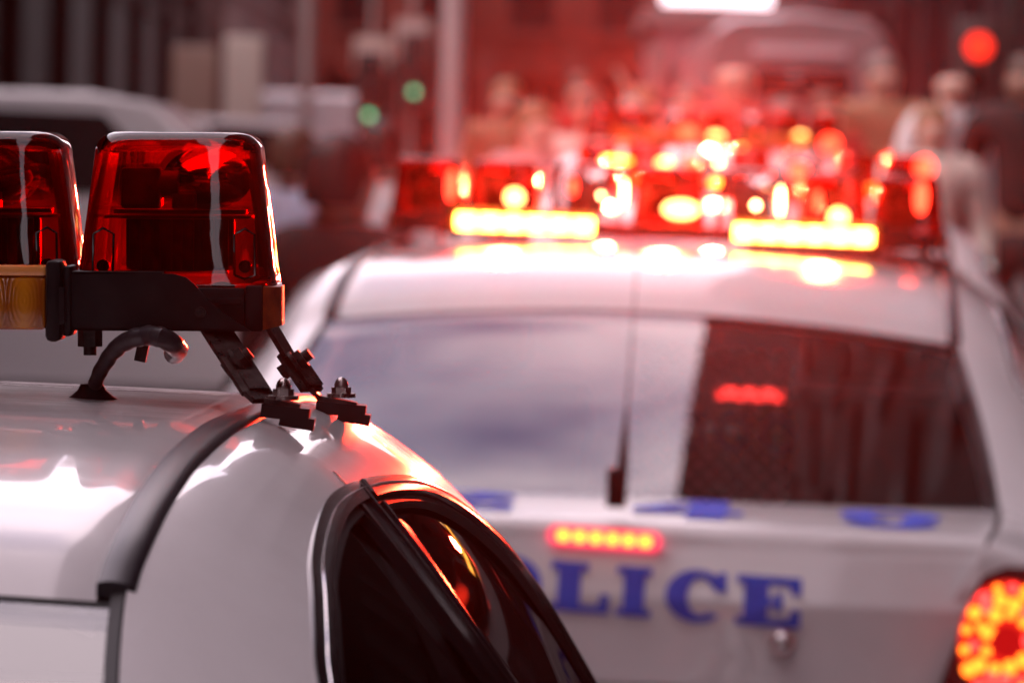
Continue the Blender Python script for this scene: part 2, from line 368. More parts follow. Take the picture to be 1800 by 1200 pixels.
def text_mesh(loops, fn, mat, name, parent, label):
    """flat lettering laid on a surface: loops of (x,y) -> fn(x,y) -> 3D"""
    tri = geometry.tessellate_polygon([[Vector((x, y, 0)) for x, y in lp] for lp in loops])
    flat = [q for lp in loops for q in lp]
    m = MB(); m.add([fn(x, y) for x, y in flat], [t for t in tri])
    return m.build(name, mat, parent, smooth=False, label=label)
def arc(cx, cy, rx, ry, a0, a1, n=18): return [(cx+rx*math.cos(math.radians(a0+(a1-a0)*i/n)), cy+ry*math.sin(math.radians(a0+(a1-a0)*i/n))) for i in range(n+1)]
FT = 1.098
GL = {
 'I': [[(0, 0), (.62, 0), (.62, .16), (.5, .16), (.5, .84), (.62, .84), (.62, 1), (0, 1), (0, .84), (.12, .84), (.12, .16), (0, .16)]],
 'L': [[(0, 0), (.98, 0), (.98, .4), (.84, .4), (.8, .16), (.5, .16), (.5, .84), (.62, .84), (.62, 1), (0, 1), (0, .84), (.12, .84), (.12, .16), (0, .16)]],
 'E': [[(0, 0), (1.0, 0), (1.0, .36), (.86, .36), (.81, .16), (.5, .16), (.5, .42), (.6, .42), (.6, .31), (.72, .31), (.72, .69), (.6, .69), (.6, .58), (.5, .58), (.5, .84), (.81, .84), (.86, .66), (1.0, .66), (1.0, 1), (0, 1), (0, .84), (.12, .84), (.12, .16), (0, .16)]],
 'C': [[(1.0, .62), (1.0, 1.0), (.88, 1.0), (.82, .93)]+arc(.52, .5, .52, .53, 58, 318, 26)+arc(.58, .5, .22, .37, 305, 62, 16)+[(.84, .62)]],
 'O': [arc(.53, .5, .53, .53, 0, 350, 35), arc(.53, .5, .2, .35, 0, 345, 23)],
 'P': [[(0, 0), (.66, 0), (.66, .16), (.5, .16), (.5, .38)]+arc(.62, .69, .4, .31, -90, 90)+[(0, 1), (0, .84), (.12, .84), (.12, .16), (0, .16)],
       [(.5, .54)]+arc(.56, .69, .13, .15, -80, 80, 8)+[(.5, .84)]],
 '4': [[(.5, 0), (.85, 0), (.85, .22), (1.0, .22), (1.0, .40), (.85, .40), (.85, 1), (.52, 1), (0, .40), (0, .22), (.5, .22)], [(.22, .40), (.5, .40), (.5, .74)]],
 '9': [arc(.5, .66, .48, .34, -75, 200, 26)+arc(.45, .58, .43, .28, 200, 262, 8)+arc(.5, .34, .12, .2, 60, -60, 6)+[(.5, .13), (.34, .13), (.34, .26), (.04, .26)]+arc(.5, .34, .46, .34, 215, 352, 18), arc(.5, .66, .18, .2, 0, 345, 18)],
 '2': [[(0, 0), (1.0, 0), (1.0, .3), (.86, .3), (.8, .18), (.42, .18)]+arc(.5, .7, .48, .3, -25, 170, 20)+[(.3, .62), (.34, .72)]+arc(.5, .72, .15, .14, 160, -30, 8)],
}
def facev(u, w): return -1.868+.035*(u/.6)**2+.12*(1.09-w)*0-.10*(1.09-w)*-1*0      # rear face of the trunk lid
def facept(u, w, proud=0): return (u, -1.868-.06*max(0, 1.09-w)/.22*.5+.03*(u/.6)**2-proud, w)

def build_car():
    VE = -.812
    t = empty('police_car', (0, 0, 0))
    # lower body: stacked rounded outlines
    lv = [(.20, .84, -1.80, 2.92), (.30, .90, -1.92, 3.05), (.45, .925, -1.97, 3.10), (.60, .93, -1.985, 3.11), (.72, .928, -1.95, 3.08), (.80, .925, -1.86, 3.0), (.84, .92, -1.84, 2.9), (.90, .91, -1.83, 2.35), (.95, .895, -1.82, 1.7), (.985, .882, -1.81, 1.35), (1.0, .872, -1.80, 1.22)]
    rows = []
    for (w, hw, r, f) in lv:
        rad = .22; pts = []
        for cx, cy, a0 in ((hw-rad, f-rad*1.3, 0), (-(hw-rad), f-rad*1.3, 90), (-(hw-rad), r+rad, 180), (hw-rad, r+rad, 270)):
            for k in range(9):
                a = math.radians(a0+90*k/8); pts.append((cx+rad*math.cos(a), cy+(rad*1.3 if a0 < 180 else rad)*math.sin(a), w))
        rows.append(pts)
    b = MB(); b.grid(rows, True); n = len(rows[0]); o = len(b.v)
    b.add([(0, 0, 1.0)]+rows[-1], [(0, i+1, (i+1) % n+1) for i in range(n)])
    b.add(rows[0], [tuple(range(n))])
    b.build('lower_body', M['paint'], t, ang=50)
    # roof panel
    rows = []
    for v in np.linspace(-.822, .40, 80):
        e = .010*max(0, (-.77-v)/.052)**2
        row = []
        for s in np.linspace(-1, 1, 61):
            u = s*ud(v); edge = max(0, (abs(s)-.965)/.035)
            row.append((u, v, wd(v)+crown(v)*(1-s*s)+.0025-.005*edge**2-e))
        rows.append(row)
    rf = MB(); rf.grid(rows)
    rf.grid([rows[0], [(x, y+.004, z-.012) for x, y, z in rows[0]]])
    rf.grid([[r[0] for r in rows], [(r[0][0], r[0][1], r[0][2]-.008) for r in rows]]); rf.grid([[r[-1] for r in rows], [(r[-1][0], r[-1][1], r[-1][2]-.008) for r in rows]])
    rf.build('roof_panel', M['paint'], t, ang=60)
    # roof ditch mouldings
    for sx in (1, -1):
        m = MB(); rows = []
        for v in np.linspace(-.818, .40, 60):
            u, w = ud(v), wd(v)
            rows.append([(u+.001, v, w-.004), (u+.001, v, w+.0035), (u+.004, v, w+.0045), (u+.009, v, w+.0050), (u+.018, v, w+.0036), (u+.0225, v, w+.0012), (u+.0235, v, w-.006)])
        m.grid(rows); m.add(rows[0], [tuple(range(7))])
        m = m if sx > 0 else m.mirrored(); m.build('roof_moulding', M['trim'], t, ang=60)
    # side frames: cant rail, pillars, rear quarters
        dv2, dt2 = (VS[1]-VS[0])/2, (TS[1]-TS[0])/2
    sk = masked(lambda v, tt: not all(inside(DLOs, v+a*dv2, tt+b*dt2) for a in (-1, 1) for b in (-1, 1)), 0)
    rows = []
    for k, (dv, sc) in enumerate(((0, 0), (.014, .004), (.024, .014), (.03, .03), (.032, .09))):
        rows.append([(side(-1.82, tt)[0]-sc*.6, -1.82-dv, side(-1.82, tt)[2]-sc) for tt in TS])
    sk.grid(rows)
    sk.grid([[tuple(side(v, 0)), (side(v, 0)[0]-.0005, v, side(v, 0)[2]-.02), (side(v, 0)[0]-.012, v, side(v, 0)[2]-.06)] for v in np.linspace(-1.83, -.81, 60)])
    DLOe = DLOs
    gl_r = masked(lambda v, tt: inside(DLOs, v, tt) and v < bp(tt)-.01, -.009)
    gl_f = masked(lambda v, tt: inside(DLOs, v, tt) and v > bp(tt)+.01, -.009)
    seal = sweep(DLOs, -.001, .0155, -.012, .0022)
    bead = MB(); nn = len(DLOs)
    bead = sweep(DLOs, .0064, .0072, .001, .0030)
    seal2 = sweep(DLOs, .0155, .0215, -.014, -.003)
    pth = [(bp(tt), tt) for tt in np.linspace(.246, .95, 40)]
    pil = sweep(pth, -.034, .034, -.012, -.001, False)
    pl1 = sweep([(bp(tt)+.0, tt) for tt in np.linspace(.248, .95, 40)], .006, .009, -.002, .003, False)
    pl2 = sweep([(bp(tt)+.0, tt) for tt in np.linspace(.248, .95, 40)], -.013, -.010, -.002, .003, False)
    gapm = sweep([(bp(tt)-.0, tt) for tt in np.linspace(.222, .246, 8)], -.0028, .0028, -.006, .0034, False)
    for sx in (1, -1):
        f = (lambda m: m) if sx > 0 else (lambda m: m.mirrored())
        f(sk).build('side_frame', M['paint'], t, ang=60)
        f(gl_r).build('rear_door_glass', M['side_glass'], t, ang=60); f(gl_f).build('front_door_glass', M['side_glass'], t, ang=60)
        sl = f(seal).build('window_seal', M['gloss_black'], t, ang=30)
        f(bead).build('chrome_bead', M['chrome'], sl, ang=30); f(seal2).build('inner_seal', M['rubber'], sl, ang=30)
        p = f(pil).build('door_pillar', M['gloss_black'], t, ang=30)
        f(pl1).build('pillar_edge', M['chrome'] if 0 else M['gloss_black'], p, ang=30); f(pl2).build('pillar_edge', M['gloss_black'], p, ang=30); f(gapm).build('door_gap', M['gap'], p)
    # windscreen and rear glass
    PLAN = .13
    sl0 = (wd(-1.20)-wd(-1.12))/.08
    def wg(v): return wd(v) if v > -1.2 or v > 0 else wd(-1.2)+sl0*(-1.2-v)
    def pane(v0, v1, drop, n=40, inset=.012):
        rows = []
        for v in np.linspace(v0, v1, n):
            k = (v0-v)/(v0-v1) if v1 < 0 else 0
            rows.append([(s*(ud(v)-inset), v-PLAN*k*(1-s*s), wg(v)+(crown(v)+sl0*PLAN*k)*(1-s*s)-drop) for s in np.linspace(-1, 1, 41)])
        m = MB(); m.grid(rows); return m, rows
    m, rows = pane(-.826, -1.34, .004, inset=-.0105); m.build('rear_window', M['glass'], t, ang=60)
    s = MB()
    for sx in (1, -1):
        q = [[(sx*(ud(v)+.009), v, wd(v)-.006), (sx*(ud(v)+.0095), v, wd(v)-.0015), (sx*(ud(v)+.0165), v, wd(v)-.0005), (sx*(ud(v)+.0195), v, wd(v)-.010)] for v in np.linspace(-.819, -1.345, 40)]
        s.grid(q)
    s.grid([[(x, y+.012, z-.016), (x, y-.001, z+.0015), (x, y-.004, z-.002)] for x, y, z in rows[0]])
    s.grid([[(x, y-.012, z+.002), (x, y+.010, z+.003), (x, y+.012, z-.004)] for x, y, z in rows[-1]])
    s.build('rear_window_seal', M['rubber'], t, ang=40)
    m, rows = pane(.40, 1.2, .004, inset=0); m.build('windscreen', M['windscreen'], t, ang=60)
    # trunk lid: deck plus rear face, with digits on the deck and POLICE on the face
    prof = [(-1.345, 0), (-1.5, 0), (-1.65, 0), (-1.78, 0), (-1.835, 0)]
    def deck(u, v): return wd(max(v, -1.85))+min(crown(v), .012)*(1-(u/.6)**2)*.5-.002
    rows = []
    us = np.linspace(-.585, .585, 41); hw0 = (ud(-1.8)+.010)/.585
    for a in np.linspace(0, 1, 24):
        row = []
        for u in us:
            vf = -1.350-.13*(1-(u/.585)**2); v = vf+(-1.80-vf)*a; row.append((u*(ud(v)+.010)/.585, v+.03*(u/.6)**2*a, deck(u, v)+.003))
        rows.append(row)
    for k in range(1, 7):
        a = PI/2*k/6; rows.append([(u*hw0, -1.80-.035*math.sin(a)+.03*(u/.6)**2, deck(u, -1.80)+.003-.03*(1-math.cos(a))) for u in us])
    wl = deck(0, -1.80)-.03
    for w in np.linspace(FT, .895, 40):
        k = (FT-w)/.23
        rows.append([(u*hw0*(1-.13*k), -1.838-.03*min(1, k*3)-.012*k+.03*(u/.6)**2, w) for u in us])
    lid = MB(); lid.grid(rows); lid.grid([rows[-1], [(x, y+.03, z) for x, y, z in rows[-1]]])
    lid.grid([[r[0] for r in rows], [(r[0][0]+.002, r[0][1]+.03, r[0][2]-.03) for r in rows]]); lid.grid([[r[-1] for r in rows], [(r[-1][0]-.002, r[-1][1]+.03, r[-1][2]-.03) for r in rows]])
    lid = lid.build('trunk_lid', M['paint'], t, ang=50)
    def fpt(u, w, pr=.0015):
        k = (FT-w)/.23; return (u, -1.838-.03*min(1, k*3)-.012*k+.03*(u/.6)**2-pr, w)
    hgt = .074; x = -.275; tilt = -.030
    for ch, wdt, adv in (('P', .090, .104), ('O', .086, .105), ('L', .092, .101), ('I', .085, .074), ('C', .092, .107), ('E', .098, .1)):
        def fn(a, c, x=x, wdt=wdt):
            u = x+a*wdt; return fpt(u, .996+c*hgt+tilt*(u), .0045)
        text_mesh(GL[ch], fn, M['blue'], 'letter', lid, 'blue slab serif letter %s' % ch); x += adv
    for ch, u0, wdt in (('2', -.33, .19), ('4', .045-.0, .17), ('9', .36, .165)):
        def fn(a, c, u0=u0, wdt=wdt):
            u = u0+a*wdt; v = -1.77+c*.26; return (u, v+.03*(u/.6)**2*((-1.35-v)/.45), deck(u, v)+.006)
        text_mesh(GL[ch], fn, M['blue'], 'digit', lid, 'blue car number digit %s' % ch)
    k = MB(); p = fpt(.288, .965); k.cyl((p[0], p[1]-.006, p[2]), (0, 1, 0), .021, .016, 24); k.ball((p[0], p[1]-.012, p[2]), .015, 14, sy=.5)
    k.build('lock_knob', M['chrome'], lid)
    lamp = MB(); c = fpt(.012, 1.108)
    rr = []
    for a in np.linspace(0, 2*PI, 40, endpoint=False):
        cx = .072 if math.cos(a) > 0 else -.072; rr.append((c[0]+cx+.015*math.cos(a), c[1], c[2]+.015*math.sin(a)-.03*cx))
    lamp.add(rr+[(x_, y_-.014, z_) for x_, y_, z_ in rr], [(i, (i+1) % 40, (i+1) % 40+40, i+40) for i in range(40)]+[tuple(range(40, 80))])
    lamp.build('lid_lamp', M['halo_red'], lid)
    for i in range(6):
        q = MB(); q.ball((c[0]-.0625+.025*i, c[1]-.014, c[2]-.03*(-.0625+.025*i)), .0095, 10, sx=1.15, sy=.4); q.build('led', E_LED, lid)
    # bumper, plate, tail lamps
    bu = MB(); rows = []
    for w, off in ((.76, -.01), (.812, .0), (.822, .03), (.81, .07), (.75, .105), (.66, .115), (.55, .11), (.42, .09), (.34, .05)):
        row = []
        for a in np.linspace(-1, 1, 41):
            u = .93*math.sin(a*PI/2)**1 if 0 else .93*a
            cr = max(0, (abs(a)-.72)/.28)
            row.append((u*(1-.0*cr), -1.90-off+.28*cr**2.2, w))
        rows.append(row)
    bu.grid(rows); bu.build('rear_bumper', M['paint'], t, ang=50)
    pl = MB(); pl.box(-.155, .155, -2.03, -2.018, .58, .73, .003); pl.build('number_plate', M['plate'], t)
    for sx in (1, -1):
        h = MB(); rows = []
        for w, ua, ub in ((.80, .500, .85), (.872, .518, .86), (.91, .530, .868), (.96, .545, .874), (1.01, .560, .870), (1.05, .572, .855), (1.078, .585, .830), (1.094, .62, .79)):
            rows.append([(sx*(ua+(ub-ua)*s), -1.890+.16*max(0, (s-.45)/.55)**2.0+.03*((ua+(ub-ua)*s)/.6)**2*.5, w) for s in np.linspace(0, 1, 16)])
        h.grid(rows); h.grid([rows[0], [(x, y+.05, z) for x, y, z in rows[0]]]); h.grid([rows[-1], [(x, y+.05, z) for x, y, z in rows[-1]]])
        h.grid([[r[0] for r in rows], [(r[0][0], r[0][1]+.05, r[0][2]) for r in rows]])
        h = h.build('tail_lamp', M['tail_house'], t)
        cx, cy, cw = sx*.625, -1.884, .985
        rnd = random.Random(5)
        for ring, nr, rr_ in ((0, 17, .066), (1, 13, .050), (2, 9, .036)):
            for i in range(nr):
                a = 2*PI*i/nr+ring*.37; rj = rr_+rnd.uniform(-.004, .004); q = MB(); q.ball((cx+rj*.92*math.cos(a), cy-.022, cw+rj*1.22*math.sin(a)), rnd.uniform(.007, .012), 8, sy=.4)
                q.build('led', E_TAIL if rnd.random() < (.35 if math.sin(a) > .5 else .62) else E_REDSOFT, h)
        q = MB(); q.grid([[(cx+r*.95*math.cos(a), cy-.018, cw+r*1.2*math.sin(a)) for a in np.linspace(0, 2*PI, 32, endpoint=False)] for r in (.0, .076)], True); q.build('glowing_lens', emissive_cached('lens_glow', (1, .02, .012), 1.0), h)
        q = MB(); q.cyl((cx, cy-.028, cw), (0, 1, 0), .024, .004, 24); q.build('lamp_centre', emissive_cached('lens_core', (.7, .008, .008), .8), h)
    # wheels, mirrors, door lines, handles
    for sx in (1, -1):
        for v in (-.86, 1.96):
            w = MB(); w.cyl((sx*.845, v, .33), (1, 0, 0), .33, .21, 36); w = w.build('wheel', M['tyre'], t)
            r = MB(); r.cyl((sx*.935, v, .33), (1, 0, 0), .21, .05, 28); r.build('rim', M['rim'], w)
            a = MB(); pts = [(sx*.935, v+.39*math.cos(x_), .33+.39*math.sin(x_)) for x_ in np.linspace(0, PI, 24)]; a.tube(pts, .022, 8); a.build('wheel_arch', M['trim'], t)
        mi = MB(); mi.ball((sx*1.0, .80, 1.06), .1, 16, sx=1.1, sy=.6, sz=.75); mi.cyl((sx*.9, .80, 1.02), (1, 0, 0), .03, .14, 10); mi.build('door_mirror', M['paint'], t)
        for v in (-.48, .42):
            hd = MB(); hd.tube([(sx*.905, v, .90), (sx*.935, v+.03, .905), (sx*.935, v+.15, .91), (sx*.905, v+.18, .91)], .012, 8); hd.build('door_handle', M['chrome'], t)
        bl = MB(); bl.box(min(sx*.925, sx*.94), max(sx*.925, sx*.94), -.9, 1.5, .60, .66, .003); bl.build('side_stripe', M['blue'], t)
    for sx in (1, -1):
        hl = MB(); hl.ball((sx*.68, 3.0, .68), .14, 16, sx=1.3, sy=.5, sz=.6); hl.build('headlight', M['clear'], t)
    # cabin
    i = MB(); i.box(-.84, .84, -1.30, 1.15, 1.002, 1.012); i.build('cabin_shelf', M['interior'], t)
    i = MB(); i.box(-.72, .72, .55, .95, 1.012, 1.15, .03); i.build('dashboard', M['interior'], t)
    i = MB(); rows = [[(s*(ud(v)-.03), v, wd(v)+crown(v)*(1-s*s)-.03) for s in np.linspace(-1, 1, 11)] for v in np.linspace(-.74, .35, 12)]; i.grid(rows); i.build('headliner', M['interior'], t)
    i = MB(); i.box(-.56, .56, -1.30, -.95, 1.01, 1.06, .01); i.box(-.6, .6, -.95, -.8, 1.012, 1.09, .03); i.build('rear_seat', M['seat'], t)
    for sx in (-.38, .38):
        st = MB(); st.box(sx-.24, sx+.24, .12, .25, 1.012, 1.26, .05); st = st.build('front_seat', M['seat'], t)
        hr = MB(); hr.box(sx-.12, sx+.12, .13, .22, 1.27, 1.40, .035); hr.build('headrest', M['seat'], st)
    pa = MB()                                                        # prisoner cage between the seat rows
    for a0 in np.arange(-.55, .56, .032):
        pass
    x0, x1, z0, z1 = -.01, .25, 1.075, 1.35
    for k in range(-9, 9):
        for sg in (1, -1):
            xs = x0+k*.034
            p0 = [xs, z0] if sg > 0 else [xs, z1]; p1 = [xs+.28, z1] if sg > 0 else [xs+.28, z0]
            # clip to the panel
            tt0 = max(0, (x0-p0[0])/.28); tt1 = min(1, (x1-p0[0])/.28)
            if tt1-tt0 < .05: continue
            q0 = (p0[0]+.28*tt0, p0[1]+(p1[1]-p0[1])*tt0); q1 = (p0[0]+.28*tt1, p0[1]+(p1[1]-p0[1])*tt1)
            pa.bar((q0[0], -.50, q0[1]), (q1[0], -.50, q1[1]), .004, .016, up=(0, 1, 0))
    pa.build('cage_mesh', M['mesh_metal'], t, smooth=False, kind='stuff')
    for cx in (.075, .155, .235):
        q = MB(); pts = [(cx+.025*math.cos(a), -.518, 1.205+.028*math.sin(a)) for a in np.linspace(0, 2*PI, 20)]; q.tube(pts, .007, 6); q.build('cage_ring', M['blue'], t)
    # aerial on the trunk
    a = MB(); a.box(.012, .042, -1.845, -1.815, 1.155, 1.215, .004); a = a.build('antenna', M['bar_black'], t)
    m = MB(); m.tube([(.034, -1.83, 1.21), (.0355, -1.83, 1.255), (.038, -1.83, 1.31), (.042, -1.83, 1.45), (.046, -1.83, 1.58)], [.009, .006, .0016, .0009, .0007], 8); m.build('antenna_mast', M['bar_black'], a)
    return t
_ec = {}
def emissive_cached(n, c, s):
    if n not in _ec: _ec[n] = emissive(n, c, s)
    return _ec[n]

# ------------------------------------------------------------------ the light bar (a right, b forward, c up; origin under its middle)
def dome_rows(hx, hy, z0, z1, tx, ty, rr, n=40, off=0.0):
    rows = []
    prof = [(z0, 0)]
    zt = z1-rr
    for k in range(0, 9): prof.append((z0+(zt-z0)*k/8, 0))
    for k in range(1, 8):
        a = PI/2*k/7; prof.append((zt+(rr)*math.sin(a), rr*(1-math.cos(a))))
    for z, ins in prof:
        q = (z-z0)/(z1-z0); ax = hx+(tx-hx)*min(q, 1)-ins-off; ay = hy+(ty-hy)*min(q, 1)-ins-off
        row = []
        for k in range(n):
            a = 2*PI*k/n+PI/n; e = .34
            row.append((ax*math.copysign(abs(math.cos(a))**e, math.cos(a)), ay*math.copysign(abs(math.sin(a))**e, math.sin(a)), z-(off if ins > 0 or q > .9 else 0)))
        rows.append(row)
    return rows
def dome_mesh(off=0.0, z0=.032, z1=.1365):
    rows = dome_rows(.0690, .075, z0, z1, .0560, .060, .012, off=off, n=64)
    m = MB(); m.grid(rows, True); c = [sum(p[i] for p in rows[-1])/64 for i in range(3)]
    m.add([c]+rows[-1], [(0, i+1, (i+1) % 64+1) for i in range(64)])
    if off == 0:
        m.grid([rows[0], [(x*1.012, y*1.012, z-.001) for x, y, z in rows[0]], [(x*1.012, y*1.012, z-.006) for x, y, z in rows[0]], [(x*.97, y*.97, z-.008) for x, y, z in rows[0]]], True)
    return m
def lightbar(lit, bulbs=(), parent=None, loc=(0, 0, 1.536), tilt=0.0, rotz=0.0, detail=True, strips=True):
    base = MB(); base.box(-.50, .50, -.075, .075, .004, .024, .004)
    base.box(-.492, .492, -.085, .085, -.0, .010, .003)
    base = base.build('light_bar', M['bar_black'], parent); base.location = loc; base.rotation_euler = (0, tilt, rotz)
    D = dome_mesh().mesh('dome', M['red']); DC = dome_mesh().mesh('dome', M['clear']); DI = dome_mesh(.004, .036, .136).mesh('dome_liner', M['red_dark'])
    # inner works of one pod
    w = MB(); w.cyl((0, 0, .081), (0, 0, 1), .047, .003, 28); w.box(-.050, .050, -.046, .046, .0765, .0785, .0005); W_plate = w.mesh('lamp_plate', M['module'])
    w = MB()
    for k in range(14):
        a = 2*PI*k/14; w.box(.034*math.cos(a)-.004, .034*math.cos(a)+.004, .034*math.sin(a)-.004, .034*math.sin(a)+.004, .04, .076, .001)
    w.cyl((0, 0, .057), (0, 0, 1), .034, .038, 28); W_motor = w.mesh('lamp_motor', M['module'])
    w = MB(); rows = []
    for i in range(9):
        s = i/8
        rows.append([(.004+.040*math.cos(a)*s, -.012+.030*s*s+.0*a, .104+.022*math.sin(a)*s) for a in np.linspace(0, 2*PI, 24, endpoint=False)])
    w.grid(rows, True); W_refl = w.mesh('reflector', M['mirror'])
    w = MB(); w.box(-.040, -.012, -.030, .0, .083, .112, .003); w.cyl((-.010, -.02, .1), (1, 0, 0), .010, .02, 14); w.box(-.004, .012, -.03, -.01, .083, .094, .001); W_lamp = w.mesh('lamp_block', M['module'])
    W_bosses = []; W_streak_flutes = []
    for sx in (-1, 1):
        w = MB(); w.cyl((sx*.049, -.066, .044), (0, 1, 0), .0045, .006, 14); w.tube([(sx*.042, -.0705, .038), (sx*.0415, -.070, .066), (sx*.049, -.0685, .070), (sx*.0555, -.070, .066), (sx*.056, -.0705, .038), (sx*.049, -.071, .0355), (sx*.042, -.0705, .038)], .0009, 6)
        W_bosses.append(w.mesh('screw_boss', M['gloss_black']))
    for sx in (-1, 1):
        w = MB()
        rows = []
        for k in range(33):
            y = -.054+k*.0034; x = sx*(.0625+.0022*math.cos(k*PI/2.5)); rows.append([(x, y, .037), (x-sx*.004, y*.95, .080), (x-sx*.011, y*.85, .122)])
        w.grid(rows); w.grid([[(x-sx*.003, y, z) for x, y, z in r] for r in rows])
        W_streak_flutes.append(w.mesh('streak_flute', M['streak_flute']))  # fluted sheets added so the dome sides show streaks of backlight
        for k in range(0):
            y = -.052+k*.014; x = sx*(.0635); w.tube([(x, y, .037), (x-sx*.006, y, .080), (x-sx*.013, y*.85, .122)], .0045, 8)
    xs = [-.462+.1445*k*.958*1.112 for k in range(7)]
    xs = [-.4465, -.3075, -.155, 0, .155, .3075, .4465]
    for k, x in enumerate(xs):
        back = -.085*(abs(k-3)/3) + .035
        clearpod = k in (2, 4)
        hold = inst('dome', DC if clearpod else D, base, (x, back, 0))
        if clearpod: hold['label'] = 'clear dome'
        if detail:
            if not clearpod: inst('dome_liner', DI, hold)
            inst('lamp_plate', W_plate, hold); inst('lamp_motor', W_motor, hold); inst('lamp_block', W_lamp, hold)
            inst('reflector', W_refl, hold, (0.004, .006, 0), .5 if k % 2 else -.6)
            for w_ in W_bosses: inst('screw_boss', w_, hold)
            if not clearpod:
                for w_ in W_streak_flutes: inst('streak_flute', w_, hold)
    # directional lamps at the back, and the tapering brackets at both ends
    E0 = .395 if lit else .3605; E1 = .125 if lit else .10; sh = E0-.3605
    for sx in (1, -1):
        f = (lambda m: m) if sx > 0 else (lambda m: m.mirrored())
        m = MB(); m.box(E1, E0, -.142, -.105, .0005, .0365, .003); am = f(m).build('directional_lamp', M['amber'], base)
        m = MB(); m.box(E1, E0, -.141, -.104, .037, .0445, .0025); f(m).build('lamp_top', M['amber_top'], am)
        if lit:
            q = MB(); q.box(E1, E0, -.176, -.1425, .0005, .0035, .0008); f(q).build('added_light_shield', M['bar_black'], am)  # plate added under the strip to keep its light off the roof
        if lit and strips:
            for i in range(6):
                q = MB(); q.box(E1+.006+(E0-E1-.01)/6*i, E1+.006+(E0-E1-.01)/6*(i+.86), -.1465, -.1425, .006, .034, .002); f(q).build('led', E_STRIP, am)
        m = MB()
        m.box(E0, E0+.011, -.150, -.098, -.0075, .0485, .004); m.box(E0+.012, E0+.0175, -.146, -.100, -.004, .0445, .002)
        m.box(E0+.0055, E0+.0135, -.149, -.144, .004, .030, .0008)
        f(m).build('end_clamp', M['bar_black'], base)
        m = MB(); poly = [(.3775+sh, 0), (.5007, 0), (.4800, .0140), (.4690, .024), (.462, .032), (.456, .0368), (.4480, .0390), (.3775+sh, .0405)]
        m.prism(poly, -.140, -.134); m.box(.3775, .494, -.140, -.10, -.0, .0018, .0004); m.box(.3775, .44, -.140, -.10, .0385, .0405, .0005)
        bkt = f(m).build('end_bracket', M['bar_black'], base)
        m = MB(); m.cyl((.4663, -.1415, .0130), (0, 1, 0), .0038, .003, 16); m.cyl((.4663, -.143, .0130), (0, 1, 0), .0022, .003, 6); f(m).build('bracket_screw', M['steel'], bkt)
        m = MB(); m.box(.440, .496, -.132, .0, .0, .0295, .0012); m.box(.445, .494, -.1345, -.131, .018, .0225, .0004)
        f(m).build('end_channel', M['bar_black'], base)
        m = MB(); m.box(.4965, .5085, -.1335, .0, -.0005, .0312, .0015); eb = f(m).build('end_block', M['bar_black'], base)
        m = MB(); v = [(.5088, -.1335, .0008), (.5200, -.112, .0030), (.5200, -.112, .0300), (.5088, -.1335, .0305), (.5088, -.02, .0008), (.5200, -.06, .0030), (.5200, -.06, .030), (.5088, -.02, .0305)]
        m.add(v, [(0, 1, 2, 3), (1, 5, 6, 2), (5, 4, 7, 6), (0, 4, 5, 1), (3, 2, 6, 7), (4, 0, 3, 7)])
        f(m).build('marker_lens', M['amber_red'], eb)
        m = MB(); m.ball((.480, -.11, .0305), .008, 16, sz=.35); m.cyl((.48, -.11, .030), (0, 0, 1), .0082, .003, 16); f(m).build('cap_screw', M['steel'], bkt)
        m = MB(); m.cyl((.388, -.11, -.006), (0, 0, 1), .0085, .012, 6); m.cyl((.388, -.11, -.013), (0, 0, 1), .0045, .010, 12); f(m).build('mounting_bolt', M['steel'], base)
        m = MB(); m.bar((.424, -.06, .0), (.419, -.06, -.024), .008, .012, up=(0, 1, 0)); f(m).build('cable_clip', M['steel'], base)
        # hook straps down to the roof gutter: twice per side
        for hi in (0, 1):
            st = MB()
            if hi == 0:
                A = [(.4740, -.12, .0035), (.4870, -.152, -.0128), (.5075, -.193, -.0395), (.5135, -.20, -.0440), (.5360, -.20, -.0478)]
            else:
                A = [(.4985, .10, .004), (.5160, .095, -.0250), (.5335, .08, -.0492), (.5395, .08, -.0553), (.5655, .08, -.0602)]
            A = [Vector(p) for p in A]
            for i in range(4): st.bar(A[i], A[i+1]+(A[i+1]-A[i]).normalized()*.0015, .022, .0035, up=(0, 0, 1) if i < 2 else (0, 0, 1))
            e = A[1]*.5+A[2]*.5; d = (A[2]-A[1]).normalized(); nrm = Vector((-d.z, 0, d.x))
            st.bar(A[1]*.25+A[2]*.75-nrm*.0-d*.010+nrm*.004, A[2]+d*.000+nrm*.004, .015, .004)
            stp = f(st).build('hook_strap', M['steel'], base, ang=25)
            q = MB(); c0 = A[1]*.72+A[2]*.28
            q.cyl(c0+nrm*.005, nrm, .0085, .008, 6); q.cyl(c0+nrm*.010, nrm, .0045, .010, 14); q.cyl(c0-nrm*.008, nrm, .0065, .010, 6); q.cyl(c0+nrm*.0015+d*.001, nrm, .011, .003, 18)
            f(q).build('clamp_bolt', M['steel'], stp)
            ft = MB(); a, b_ = A[3], A[4]
            ft.add([], [])
            z = a.z-.0065
            ft.bar((a.x-.002, a.y, z), (b_.x+.008, b_.y, z-.0035), .026, .009); ft.bar((b_.x-.012, b_.y, z-.006), (b_.x+.011, b_.y, z-.010), .024, .008)
            ftp = f(ft).build('hook_foot', M['rubber'], stp, ang=25)
            q = MB(); c0 = Vector((b_.x-.010, b_.y, z+.006)); q.cyl(c0+Vector((0, 0, .002)), (0, 0, 1), .0105, .003, 18); q.cyl(c0+Vector((0, 0, .005)), (0, 0, 1), .0072, .006, 6); q.ball(c0+Vector((0, 0, .0085)), .0052, 14, sz=1.35)
            f(q).build('acorn_nut', M['bolt'], stp)
